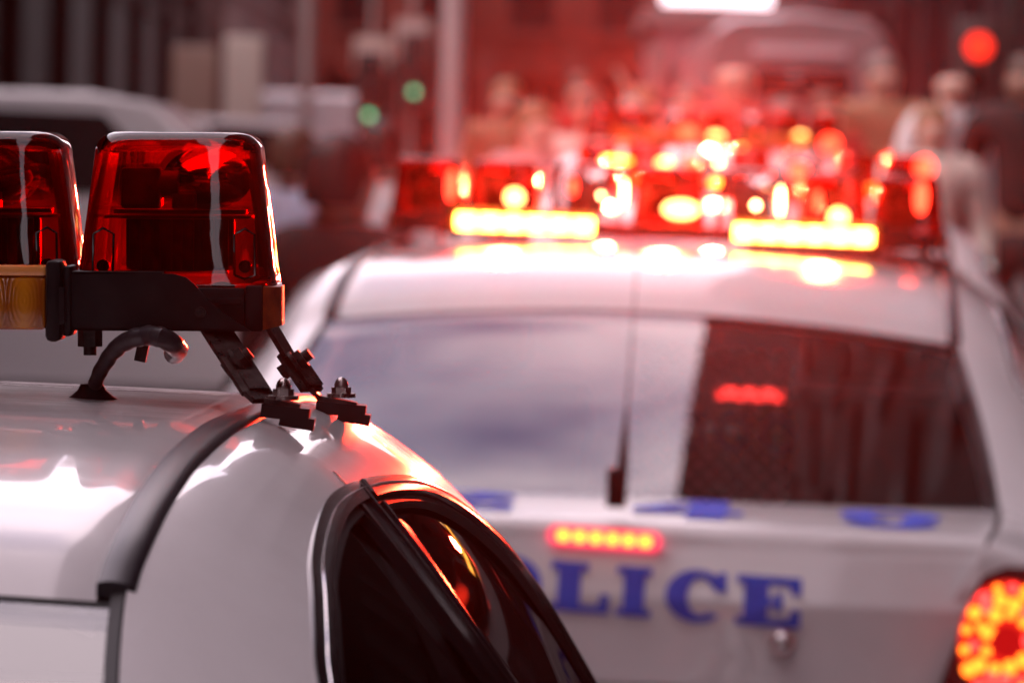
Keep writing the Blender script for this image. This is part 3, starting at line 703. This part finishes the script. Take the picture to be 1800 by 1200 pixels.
    for (a, b_, c, rx, rz, mat) in bulbs:
        q = MB(); q.ball((a, b_, c), 1, 14, sx=rx, sy=min(rx, rz)*.6, sz=rz)
        q.build('bulb', mat, base)
    return base

def wiring(parent):
    c = MB()
    pts = [(.3893, -.10, -.0490), (.3912, -.105, -.0378), (.396, -.115, -.0278), (.4035, -.125, -.0168), (.4113, -.135, -.0092), (.4216, -.145, -.0045), (.4314, -.150, -.0027), (.4414, -.165, -.0035), (.4477, -.155, -.0075), (.4496, -.12, -.0130), (.4449, -.09, -.0175)]
    path = []
    for i in range(len(pts)-1):
        for k in range(4): path.append(Vector(pts[i]).lerp(Vector(pts[i+1]), k/4))
    path.append(Vector(pts[-1]))
    c.tube(path, [.0045+.0026*min(1, i/len(path)*1.6)+.0003*math.sin(i*1.9) for i in range(len(path))], 14)
    c = c.build('cable', M['cable'], parent)
    g = MB(); g.grid([[(.3885+r*math.cos(a)*1.15, -.10+r*math.sin(a), z) for a in np.linspace(0, 2*PI, 28, endpoint=False)] for r, z in ((.0190, -.0560), (.0175, -.0505), (.0125, -.0465), (.0085, -.0425), (.0068, -.0385), (.003, -.038))], True)
    g.build('grommet', M['rubber'], c)

car1 = build_car(); car1.location = (-.68, 3.65, 0)
CR = [.010, .056, .050, .036, .026, .024, .03]
TW[11] = 1.494
TW[3:11] = [1.214, 1.285, 1.356, 1.393, 1.424, 1.461, 1.485, 1.494]
TU = [.575, .595, .60, .585, .565, .54, .527, .523, .518, .512, .508, .510, .515, .52, .54, .59, .70]     # the other three have a wider rear window
prof_.cache_clear()
M['side_glass'] = clearish('lighter_side_glass', (.8, .78, .78), 1.3, 0.0, gloss=(.4, .38, .38))
c2 = build_car(); c3 = copy_tree(c2); c4 = copy_tree(c2)
tag(car1, 'white police sedan in sharp focus at the lower left, its light bar unlit', 'police car', 'police cars lined up in the street')
b1 = lightbar(False, (), car1, tilt=-.020); wiring(b1)

D2 = 9.6
tag(c2, 'white police sedan with POLICE on its trunk and the brightest lit amber light bar', 'police car', 'police cars lined up in the street')
c2.location = ((1128-900)/FPX*(D2-.0), D2, -.012); c2.location.x = .265; c2.rotation_euler = (0, .014, -math.radians(4.5))
def lit_bar(car, bl): return lightbar(True, bl, car, tilt=0)
W_, Y_, R_ = E_WHITE, E_YEL, E_RED
def spots(car, d, back, lst):
    out = []
    for px, py, wpx, hpx, mat in lst:                # size of the lamp itself, in millimetres at its distance
        p = P(px, py, d); a_ = abs(p[0]-car.location.x)/.148; back = -.085*min(a_, 3)/3+.035-.080; out.append((p[0]-car.location.x, back, p[2]-car.location.z-1.536, wpx/1000, hpx/1000, mat))
    return out
lit_bar(c2, spots(c2, D2-.05, -.05, [(890, 350, 17, 16, W_), (1457, 377, 18, 17, W_), (1180, 367, 34, 17, W_), (1040, 345, 4, 4, E_SMALL), (1080, 340, 4, 25, E_SMALL), (1312, 358, 6, 6, E_SMALL), (1355, 350, 5, 27, E_SMALL),
    (935, 360, 5, 8, R_), (780, 330, 8, 30, R_), (1600, 340, 12, 30, R_), (1420, 350, 8, 20, R_), (990, 330, 8, 16, R_), (1235, 360, 4, 10, R_)]))
D3 = 15.0
tag(c3, 'white police sedan just ahead of the POLICE trunk car, seen over its right side', 'police car', 'police cars lined up in the street')
c3.location = (.66, D3, gz(D3)-.03); c3.rotation_euler = (0, .015, -math.radians(1.0))
lightbar(True, spots(c3, D3-.1, -.1, [(1523, 328, 24, 12, Y_), (1245, 322, 16, 10, Y_), (1113, 320, 16, 10, Y_), (1155, 288, 22, 12, W_), (1070, 285, 44, 9, Y_), (1250, 286, 7, 7, E_SMALL), (1290, 325, 12, 10, R_),
    (1610, 290, 26, 30, R_), (1200, 290, 26, 24, R_), (1390, 300, 26, 24, R_), (1340, 310, 5, 12, R_)]), c3, strips=False)
D4 = 20.6
tag(c4, 'farthest white police sedan, only its lit light bar showing above the others', 'police car', 'police cars lined up in the street')
c4.location = (.76, D4, gz(D4)-.06); c4.rotation_euler = (0, .01, 0)
lightbar(True, spots(c4, D4-.1, -.1, [(1138, 242, 20, 14, W_), (1253, 240, 28, 15, W_), (1400, 242, 28, 24, W_), (1297, 262, 16, 12, Y_), (1325, 235, 8, 8, E_REDSOFT), (1200, 235, 50, 30, R_), (1450, 250, 40, 30, R_), (1090, 250, 20, 30, R_)]), c4, strips=False)
q = MB(); q.box(.10, .225, .12, .13, 1.236, 1.256, .004); q.build('red_reflection_bar', E_REDSOFT, c2, label='small red glowing bar inside the cabin, standing for a reflection of red lamps')  # glowing bar added in place of a red lamp reflection in the rear glass

RP = 900
# red flashers: the lamps that beam backwards out of the lit bars
def flasher(car, a, b_, c, power, r=.02, rgb=(1, .03, .012)):
    l = bpy.data.lights.new('flasher', 'SPOT'); l.energy = power; l.color = rgb; l.shadow_soft_size = r; l.spot_size = math.radians(38); l.spot_blend = 1
    o = bpy.data.objects.new('flasher', l); col.objects.link(o); o.parent = car; o.location = (a, b_, c); o.rotation_euler = (math.radians(-92), 0, 0)
    o.rotation_euler = (math.radians(88), 0, PI)
for a in (-.30, .0, .30): flasher(c2, a, -.17, 1.60, RP)
for a in (-.42, -.1): flasher(c3, a, -.17, 1.62, RP)
flasher(c4, 0, -.17, 1.62, RP)
# ------------------------------------------------------------------ background vehicles
wp2 = principled('far_white_paint', (.78, .74, .76), .3, coat=.8)
dkglass = principled('far_dark_glass', (.02, .018, .02), .08, coat=.5)
def extrude_side(prof, y0, y1, taper=.08, zt=1.0):
    """vehicle shell whose length runs along x: profile (x,z), width along y, upper part narrower"""
    m = MB(); rows = []
    for k, (yy, ins) in enumerate(((y0, .06), (y0+.02, .0), (y1-.02, .0), (y1, .06))):
        s = 1 if k >= 2 else -1
        rows.append([(x, yy-s*taper*max(0, (z-zt)), z-ins*.3) for x, z in prof])
    m.grid(rows, False); n = len(prof)
    m.add(rows[0], [tuple(range(n))]); m.add(rows[-1], [tuple(range(n))[::-1]])
    return m
def far_vehicle(name, prof, wins, loc, rotz, label, cat, L, extra=None, width=1.8):
    t = empty(name, loc, rotz)
    m = extrude_side(prof, -width/2, width/2); m.build('body', wp2, t, ang=30)
    for wn in wins:
        w = MB(); y = -width/2-.004
        w.add([(x, y+.08*max(0, z-1.0), z) for x, z in wn]+[(x, y+.02+.08*max(0, z-1.0), z) for x, z in wn], [tuple(range(len(wn)))]+[(i, (i+1) % len(wn), (i+1) % len(wn)+len(wn), i+len(wn)) for i in range(len(wn))])
        w.build('window', dkglass, t, smooth=False)
    for x in (L*.19, L*.80):
        for y in (-width/2+.08, width/2-.08):
            w = MB(); w.cyl((x, y, .34), (0, 1, 0), .34, .2, 24); w = w.build('wheel', M['tyre'], t)
            r = MB(); r.cyl((x, y+(-.1 if y < 0 else .1), .34), (0, 1, 0), .2, .03, 18); r.build('rim', M['rim'], w)
    for y in (-width/2+.25, width/2-.25):
        h = MB(); h.box(L-.05, L+.02, y-.14, y+.14, .65, .80, .02); h.build('headlight', M['clear'], t)
        h = MB(); h.box(-.02, .05, y-.12, y+.12, .75, 1.0, .02); h.build('tail_lamp', M['tail_house'], t)
    tag(t, label, cat); return t
# SUV at the far left: its roof and side windows show
p = P(235, 205, 22)
ZS = .95
suv = [(0, .4), (0, 1.0), (.05, 1.25), (.22, 1.58), (.5, 1.64), (2.6, 1.64), (2.85, 1.60), (3.35, 1.15), (4.4, 1.0), (4.6, .85), (4.62, .4)]
suv = [(x, z*ZS) for x, z in suv]
suvw = [[(.30, 1.20), (.42, 1.54), (1.0, 1.56), (1.0, 1.20)], [(1.1, 1.20), (1.1, 1.56), (1.95, 1.56), (1.95, 1.20)], [(2.05, 1.20), (2.05, 1.56), (2.66, 1.55), (3.0, 1.20)]]
suvw = [[(x, z*ZS) for x, z in w_] for w_ in suvw]
far_vehicle('sport_utility_vehicle', suv, suvw, (p[0]-2.72, 22, gz(22)+.02), 0, 'pale sport utility vehicle with dark side windows at the far left behind the domes', 'car', 4.6)
p = P(200, 260, 40)
sed = [(0, .4), (.0, .85), (.1, 1.0), (1.0, 1.06), (1.6, 1.38), (2.0, 1.44), (2.9, 1.42), (3.5, 1.02), (4.6, .86), (4.8, .7), (4.8, .4)]
sedw = [[(1.25, 1.08), (1.7, 1.34), (2.2, 1.37), (2.2, 1.06)], [(2.3, 1.06), (2.3, 1.37), (2.85, 1.35), (3.25, 1.06)]]
far_vehicle('sedan', sed, sedw, (p[0]-1.5, 40, gz(40)-.14), 0, 'pale parked sedan behind the domes, left of the pale delivery van', 'car', 4.8)
van = [(0, .4), (0, 1.9), (.08, 1.98), (3.4, 1.98), (4.0, 1.75), (4.5, 1.2), (5.1, 1.05), (5.2, .4)]
vanw = [[(3.2, 1.25), (3.2, 1.7), (3.8, 1.65), (4.15, 1.25)], [(.5, 1.35), (.5, 1.62), (2.8, 1.62), (2.8, 1.35)]]
p = P(548, 200, 80)
far_vehicle('delivery_van', van, vanw, (p[0], 80, gz(80)), math.radians(88), 'pale delivery van parked under the green signals, right of the pale sedan', 'van', 5.2, width=1.95)
# bus at the end of the street, seen from behind
def bus():
    d = 60; c = P(1405, 150, d); t = empty('bus', (c[0], d, gz(d)))
    rows = []
    bw = principled('bus_paint', (.24, .18, .19), .4, coat=.3, noise=(1.2, (.19, .14, .15)))
    for y in (0, .25, 9.5, 10):
        s = .94 if y in (0, 10) else 1
        prof = [(-1.13, .35), (-1.15, 1.0), (-1.13, 2.3), (-1.0, 2.62), (-.8, 2.76), (0, 2.82), (.8, 2.76), (1.0, 2.62), (1.13, 2.3), (1.15, 1.0), (1.13, .35)]
        rows.append([(x*s, y, z if z < 2 else 2+(z-2)*s) for x, z in prof])
    m = MB(); m.grid(rows); m.add(rows[0], [tuple(range(11))]); m.add(rows[-1], [tuple(range(11))[::-1]]); m.build('body', bw, t, ang=30)
    m = MB(); m.box(-.52, .60, -.03, .0, 1.82, 2.16, .01); m.build('rear_window', dkglass, t)
    m = MB(); m.box(-.55, .55, -.035, -.005, 2.30, 2.42, .01); m.build('route_panel', principled('pale_panel', (.5, .42, .45), .5), t)
    m = MB(); m.box(-1.0, 1.0, -.03, 0, .5, 1.35, .01); m.build('engine_cover', principled('engine_cover', (.14, .1, .1), .6), t)
    for sx in (-1, 1):
        m = MB(); m.box(sx*.95-.08, sx*.95+.08, -.04, 0, .9, 1.2, .02); m.build('tail_lamp', M['tail_house'], t)
        for y in (2, 7.5):
            m = MB(); m.cyl((sx*1.0, y, .48), (1, 0, 0), .48, .3, 24); m.build('wheel', M['tyre'], t)
    tag(t, 'pale round roofed bus seen from behind at the end of the street', 'bus')
bus()

# ------------------------------------------------------------------ people
def skin_obj(name, chains, mat, parent, sub=2):
    bm = bmesh.new(); lay = bm.verts.layers.skin.verify(); key = {}
    for ch in chains:
        prev = None
        for (x, y, z, r) in ch:
            k = (round(x, 4), round(y, 4), round(z, 4))
            if k not in key:
                v = bm.verts.new((x, y, z)); rr = r if isinstance(r, tuple) else (r, r); v[lay].radius = rr; v[lay].use_root = len(key) == 0; key[k] = v
            v = key[k]
            if prev is not None and prev is not v and bm.edges.get((prev, v)) is None: bm.edges.new((prev, v))
            prev = v
    me = bpy.data.meshes.new(name); bm.to_mesh(me); bm.free(); me.materials.append(mat)
    o = bpy.data.objects.new(name, me); col.objects.link(o); o.parent = parent
    s = o.modifiers.new('skin', 'SKIN'); s.use_smooth_shade = True
    o.modifiers.new('sub', 'SUBSURF').levels = sub; o.modifiers['sub'].render_levels = sub
    return o
skins = [principled('skin_pale', (.60, .36, .29), .5), principled('skin_tan', (.36, .20, .15), .5)]
def hairm(n, c): return principled(n, c, .6, bump=(80, .4, .004))
HAIR = dict(brown=hairm('hair_brown', (.07, .035, .02)), blond=hairm('hair_blond', (.22, .12, .06)), grey=hairm('hair_grey', (.16, .13, .12)), black=hairm('hair_black', (.015, .01, .01)))
CL = {}
def cloth(n, c):
    if n not in CL: CL[n] = principled(n, c, .85, bump=(30, .5, .01), noise=(6, tuple(x*.8 for x in c)))
    return CL[n]
def person(x, y, h, label, shirt, trousers, hair=None, skin=0, rot=0, arm='down', wide=1.0, z=None):
    t = empty('person', (x, y, gz(y)+(.14 if abs(x) > 5.1 else 0) if z is None else z), rot)
    k = h/1.76; sm = skins[skin]
    def q(*c): return (c[0]*k*(wide if c[2] < 1.5 else 1), c[1]*k, c[2]*k, c[3]*k if not isinstance(c[3], tuple) else tuple(a*k for a in c[3]))
    body = [[q(0, 0, .98, .09), q(0, 0, 1.15, .09), q(0, .0, 1.32, .10), q(0, 0, 1.43, .075), q(0, 0, 1.50, .060), q(0, -.015, 1.56, .078), q(0, -.02, 1.62, (.104, .118)), q(0, -.01, 1.69, (.088, .100))]]
    arms = {}
    for s in (-1, 1):
        if arm == 'up' and s == 1: ch = [(s*.17, 0, 1.41), (s*.27, -.05, 1.50), (s*.25, -.12, 1.74), (s*.22, -.12, 1.80)]
        elif arm == 'bent': ch = [(s*.17, 0, 1.41), (s*.24, .02, 1.14), (s*.14, -.22, 1.16), (s*.06, -.26, 1.20)]
        else: ch = [(s*.17, 0, 1.41), (s*.24, .02, 1.14), (s*.25, -.05, .90), (s*.25, -.07, .84)]
        arms[s] = ch; rr = (.058, .044, .030, .034)
        body.append([q(0, 0, 1.43, .075)]+[q(*c, r) for c, r in zip(ch, rr)])
        hb = ch[-1]; d = Vector(ch[3])-Vector(ch[2]); d.normalize()
        for fi, (off, ln) in enumerate(((-.025, .062), (-.009, .072), (.009, .068), (.024, .055))):
            a = Vector(hb)+d*.03+Vector((0, off, 0)); b = a+d*ln*.6; c = b+d*ln*.4+Vector((-s*.012, 0, 0))
            body.append([q(*hb, .034), q(*a, .010), q(*b, .009), q(*c, .008)])
        th = Vector(hb)+Vector((0, -.035, 0)); body.append([q(*hb, .034), q(*th, .012), q(*(th+d*.03), .010)])
        body.append([q(0, 0, .98, .09), q(s*.09, 0, .88, .075), q(s*.11, -.01, .50, .062), q(s*.115, .02, .10, .040), q(s*.12, -.10, .04, .034), q(s*.12, -.16, .03, .025)])
    bo = skin_obj('body', body, sm, t)
    MB().ball((0, -.112*k, 1.625*k), .014*k, 8, sz=1.6).build('nose', sm, t)
    for s in (-1, 1):
        MB().ball((s*.087*k, 0, 1.62*k), .018*k, 8, sx=.5, sz=1.6).build('ear', sm, t)
        MB().ball((s*.032*k, -.098*k, 1.645*k), .011*k, 8).build('eye', HAIR['black'], t)
    f = MB(); f.ball((0, -.103*k, 1.578*k), .008*k, 8, sx=2.6); f.build('mouth', cloth('lip', (.3, .08, .07)), t)
    top = [[q(0, 0, .93, (.165, .125)), q(0, 0, 1.15, (.155, .125)), q(0, 0, 1.33, (.20, .15)), q(0, 0, 1.455, (.15, .12)), q(0, 0, 1.51, .080)]]
    for s in (-1, 1): top.append([q(0, 0, 1.455, (.15, .12)), q(arms[s][0][0]*1.06, arms[s][0][1], arms[s][0][2]+.03, .098), q(*arms[s][1], .070), q(*arms[s][2], .052)])
    skin_obj('shirt', top, shirt, t)
    leg = [[q(0, 0, .95, (.155, .12)), q(0, 0, .90, .13)]]
    for s in (-1, 1): leg.append([q(0, 0, .90, .13), q(s*.095, 0, .80, .10), q(s*.11, -.01, .50, .075), q(s*.115, .02, .11, .062)])
    skin_obj('trousers', leg, trousers, t)
    for s in (-1, 1): MB().ball((s*.12*k*wide, -.07*k, .045*k), .05*k, 12, sx=.95, sy=2.6, sz=.9).build('shoe', HAIR['black'], t)
    if hair:
        hm = MB(); rows = []
        for i in range(9):
            th = .62*PI*i/8
            rows.append([(.100*k*max(math.sin(th), .01)*math.cos(a), (.012+.114*max(math.sin(th), .01)*math.sin(a))*k, (1.665+.110*math.cos(th)-(0.06 if math.sin(a) > .1 and i > 5 else 0))*k) for a in np.linspace(0, 2*PI, 20, endpoint=False)])
        hm.grid(rows, True); hm.build('hair', HAIR[hair], t)
    tag(t, label, 'person', 'people gathered around the police cars'); return t
def at_px(px, d): return P(px, 300, d)[0]
def stand(px, pyhead, d, **kw):
    top = P(px, pyhead, d); g_ = gz(d); h = top[2]-g_
    hh = min(max(h, 1.56), 1.95)
    kw.setdefault('z', g_)
    return person(top[0], d, hh, **kw)
white = cloth('white_cotton', (.8, .78, .8)); tan = cloth('tan_jacket', (.30, .18, .11)); navy = cloth('dark_navy', (.02, .015, .02)); grey = cloth('grey_trousers', (.08, .07, .08)); red = cloth('red_jacket', (.42, .03, .03)); pink = cloth('pink_shirt', (.6, .35, .36)); blk = cloth('black_suit', (.012, .008, .009)); cream = cloth('cream_coat', (.76, .68, .62)); lblue = cloth('light_blue_shirt', (.5, .5, .66))
stand(1672, 112, 28, label='bald man in a white shirt behind the right end of the lit light bars', shirt=white, trousers=grey, rot=.5, skin=0, wide=1.25)
stand(1806, 100, 25, label='broad man in a black suit at the right edge of the view', shirt=blk, trousers=blk, hair='brown', skin=1, rot=-.5, wide=1.35)
stand(1640, 186, 24, label='shorter person with fair hair and cream coat in front of the bald man', shirt=cream, trousers=grey, hair='blond', rot=.2, wide=1.2)
stand(1552, 97, 28, label='person with pale hair in a tan jacket under the right side of the bus', shirt=tan, trousers=grey, hair='grey', rot=.2)
stand(1296, 92, 24, label='person in a red jacket with pale face in front of the bus', shirt=red, trousers=grey, rot=-.3)
stand(1133, 155, 27, label='person in a red top between the left light bar spots and the bus', shirt=red, trousers=grey, hair='blond', rot=.3)
stand(943, 182, 23, label='person with fair hair and pink shirt behind the left half of the light bar', shirt=pink, trousers=grey, hair='blond', rot=.6, arm='bent')
stand(1042, 205, 26, label='person in a cream coat with an arm raised', shirt=cream, trousers=grey, rot=-.3, arm='up', hair='brown')
stand(1022, 170, 31, label='far person in red behind the one with a raised arm', shirt=red, trousers=navy, hair='brown')
stand(890, 205, 28, label='tan jacketed person left of the fair haired one', shirt=tan, trousers=navy, hair='blond')
stand(1452, 185, 27, label='person in red standing low in front of the bus', shirt=red, trousers=navy, hair='brown', rot=.4)
stand(1380, 190, 25, label='person in a pink shirt between the two upper light spots', shirt=pink, trousers=navy, hair='grey')
stand(1210, 175, 28, label='person in a pale coat left of the bus', shirt=cream, trousers=navy, hair='grey')
stand(600, 240, 13.9, label='dark suited person between the sharp dome and the lit light bar', shirt=blk, trousers=blk, hair='black', skin=1, rot=2.6, wide=1.1)
stand(672, 215, 19, label='person in a white shirt just left of the lit light bar', shirt=white, trousers=navy, hair='black', rot=3.0)
stand(520, 240, 18.5, label='person in a pale blue shirt beside the sharp right hand dome', shirt=lblue, trousers=navy, hair='brown', rot=2.5)

# ------------------------------------------------------------------ signals, posts, lamps
post_m = principled('painted_post', (.30, .24, .23), .5); sig_m = principled('signal_black', (.03, .03, .03), .5)
def signal(px, py, d, mat, label, lens=.10, topz=None, arm=False):
    p = P(px, py, d); t = empty('traffic_signal', (p[0]+.28, d, gz(d)+.0))
    zz = p[2]-gz(d)
    m = MB(); m.tube([(0, 0, 0), (0, 0, zz+.6)], .06, 12); m.build('post', sig_m, t)
    m = MB(); m.box(-.28-.17, -.28+.17, -.12, .12, zz-.75 if not arm else zz-.2, zz+.22 if not arm else zz+.75, .03); m.tube([(-.15, 0, zz), (0, 0, zz)], .03, 8); h = m.build('signal_head', sig_m, t)
    m = MB(); m.cyl((-.28, -.13, zz), (0, 1, 0), lens, .03, 24); m.build('lit_lens', mat, h)
    for k in (1, 2):
        z2 = zz-.27*k if not arm else zz+.27*k
        m = MB(); m.cyl((-.28, -.125, z2), (0, 1, 0), .09, .02, 20); m.build('dark_lens', M['gloss_black'], h)
    tag(t, label, 'traffic light')
signal(1718, 83, 42, emissive('red_signal', (1, .028, .012), 2.6), 'traffic light glowing red above the people at the upper right', lens=.105)
GREEN = emissive('green_signal', (.10, .6, .30), 3)
signal(649, 203, 60, GREEN, 'lower left of the two small green traffic lights', lens=.045, arm=True)
signal(728, 162, 64, GREEN, 'upper right of the two small green traffic lights', lens=.045, arm=True)
def post(px, d, label, hgt=9, r=.11, banner=None, mat=post_m):
    x = P(px, 100, d)[0]; t = empty('street_lamp', (x, d, gz(d)))
    m = MB(); m.tube([(0, 0, 0), (0, 0, .3), (0, 0, .35), (0, 0, hgt)], [r*1.6, r*1.5, r, r*.7], 14); m.build('pole', mat, t)
    m = MB(); m.tube([(0, 0, hgt-.1), (.3, 0, hgt+.2), (1.4, 0, hgt+.25)], .05, 8); m.build('arm', mat, t)
    m = MB(); m.box(1.2, 1.8, -.12, .12, hgt+.18, hgt+.3, .03); m.build('lamp_head', mat, t)
    if banner:
        for (z0, z1, c) in banner:
            m = MB(); m.box(-.28, .28, -.16, -.13, z0, z1, .03); m.build('notice_panel', principled('pale_notice', c, .6), t)
    tag(t, label, 'street lamp', 'street lamps along the kerbs')
post(797, 70, 'thick pale street lamp pole left of the brick building', r=.17, mat=principled('pale_pole', (.55, .42, .42), .5))
post(655, 75, 'street lamp pole carrying one pale oval notice', r=.05, banner=[(2.25, 2.75, (.62, .48, .42))])
post(725, 80, 'street lamp pole carrying two pale notices', r=.05, banner=[(2.55, 3.15, (.5, .36, .33)), (1.75, 2.1, (.4, .27, .26))])
post(540, 50, 'slim street lamp pole in front of the ribbed dark building', r=.06)
m = MB(); x = P(428, 140, 45)[0]; t = empty('cream_kiosk', (x, 45, gz(45)))
MB().box(-.17, .17, -.1, .1, 0, 2.05, .03).build('post', principled('cream_paint', (.72, .6, .52), .6), t)
MB().box(-.62, -.24, -.1, .1, 0, 1.95, .03).build('panel', principled('beige_panel', (.42, .28, .22), .6), t)
tag(t, 'cream post and beige panel standing at the far left kerb', 'kiosk')

# ------------------------------------------------------------------ buildings
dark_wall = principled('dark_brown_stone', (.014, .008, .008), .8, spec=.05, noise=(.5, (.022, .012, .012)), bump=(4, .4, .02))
pale_stone = principled('grey_pink_stone', (.15, .105, .105), .8, spec=.05, noise=(.6, (.20, .14, .14)), bump=(4, .4, .02))
brick = principled('red_brick', (.13, .03, .025), .85, spec=.05, noise=(.5, (.19, .055, .045)), bump=(9, .5, .02))
win = principled('window_glass_dark', (.008, .005, .006), .6, spec=.08)
def building(name, x0, x1, y0, y1, h, mat, label, face, bay=3.2, floor=3.6, pil=None, ground=True, winmat=None, base=0.3):
    """face: 'x+' / 'x-' side toward the street, or 'y-' end wall facing the camera; windows in real recesses' frames"""
    t = empty(name, ((x0+x1)/2, (y0+y1)/2, gz((y0+y1)/2)-.7)); ox, oy = (x0+x1)/2, (y0+y1)/2
    MB().box(x0-ox, x1-ox, y0-oy, y1-oy, 0, h).build('wall', mat, t, smooth=False)
    MB().box(x0-ox-.3, x1-ox+.3, y0-oy-.3, y1-oy+.3, h+.002, h+.6).build('cornice', pil or mat, t, smooth=False)
    upper = MB(); frames = MB(); wm = winmat or win
    span = (y1-y0) if face[0] == 'x' else (x1-x0)
    n = max(1, int(span/bay)); st = span/n
    def quadbox(a0, a1, z0, z1, out0, out1):
        if face == 'x+': return (x1-ox+out0, x1-ox+out1, y0-oy+a0, y0-oy+a1, z0, z1)
        if face == 'x-': return (x0-ox-out1, x0-ox-out0, y0-oy+a0, y0-oy+a1, z0, z1)
        return (x0-ox+a0, x0-ox+a1, y0-oy-out1, y0-oy-out0, z0, z1)
    for i in range(n):
        a = i*st
        if pil is not None:
            MB().box(*quadbox(a-.28, a+.28, .0, 5.2, -.05, .32)).build('pilaster', pil, t, smooth=False)
        if ground:
            w = MB().box(*quadbox(a+.45, a+st-.45, .9, 4.4, -.02, .05)).build('shop_window', wm, t, smooth=False)
            MB().box(*quadbox(a+.35, a+st-.35, 4.41, 4.75, 0, .16)).build('lintel', mat, w, smooth=False)
        z = 6.0
        while z+2 < h:
            upper.box(*quadbox(a+st*.25, a+st*.75, z, z+2.1, -.02, .03)); frames.box(*quadbox(a+st*.22, a+st*.78, z-.18, z-.003, 0, .18)); z += floor
    if upper.v:
        upper.build('upper_windows', wm, t, smooth=False, kind='stuff'); frames.build('window_sills', pil or mat, t, smooth=False, kind='stuff')
    return t
G = 'buildings lining the street'
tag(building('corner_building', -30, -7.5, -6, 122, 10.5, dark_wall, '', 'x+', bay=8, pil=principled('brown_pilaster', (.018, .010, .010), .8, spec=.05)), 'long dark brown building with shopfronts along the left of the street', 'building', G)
tag(building('ribbed_building', -30, -7.3, 128, 165, 17, principled('rib_wall', (.07, .042, .042), .8, spec=.05), '', 'x+', bay=3.5, pil=pale_stone), 'greyish building with pale vertical ribs beyond the dark one on the left', 'building', G)
tag(building('brick_building', -6.9, 4.75, 172, 190, 42, brick, '', 'y-', bay=2.9, pil=principled('brick_pier', (.16, .06, .055), .8, spec=.05)), 'tall red brick building closing the end of the street', 'building', G)
tag(building('tower_block', -14, -6.91, 175, 200, 52, pale_stone, '', 'y-', bay=3.4), 'pale stone block rising left behind the brick building', 'building', G)
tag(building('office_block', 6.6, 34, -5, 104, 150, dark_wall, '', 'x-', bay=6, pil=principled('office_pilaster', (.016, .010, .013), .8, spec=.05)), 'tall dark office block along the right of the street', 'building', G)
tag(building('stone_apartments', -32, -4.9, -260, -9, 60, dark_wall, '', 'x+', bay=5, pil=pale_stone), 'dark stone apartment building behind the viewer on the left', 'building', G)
tag(building('brick_apartments', 5.1, 34, -260, -8, 60, brick, '', 'x-', bay=5, pil=pale_stone), 'red brick apartment building behind the viewer on the right', 'building', G)
tag(building('awning_house', 4.05, 8.35, 151, 168, 5.75, principled('mauve_panel', (.20, .12, .135), .7, spec=.05), '', 'y-', bay=2.6, pil=pale_stone), 'mauve low building right of the brick one, behind the bus', 'building', G)

tag(building('slab_block', 8.36, 20, 152, 171, 38, principled('slab_wall', (.05, .032, .036), .8, spec=.05), '', 'y-', bay=3, pil=dark_wall), 'dark slab building behind the right half of the bus', 'building', G)
# ------------------------------------------------------------------ thin haze added to stand for the red glare veil around the flashing lamps
def glare_haze():
    m = MB(); m.box(-60, 60, -85, 215, -2.2, 70)
    mat = bpy.data.materials.new('glare_veil'); mat.use_nodes = True; n = mat.node_tree.nodes; n.remove(n['Principled BSDF'])
    v = n.new('ShaderNodeVolumePrincipled'); v.inputs['Density'].default_value = HZ; v.inputs['Color'].default_value = (.9, .86, .87, 1); v.inputs['Anisotropy'].default_value = .96
    mat.node_tree.links.new(v.outputs[0], n['Material Output'].inputs['Volume'])
    o = m.build('glare_haze', mat, smooth=False); tag(o, kind='stuff')
HZ = .00017
glare_haze()
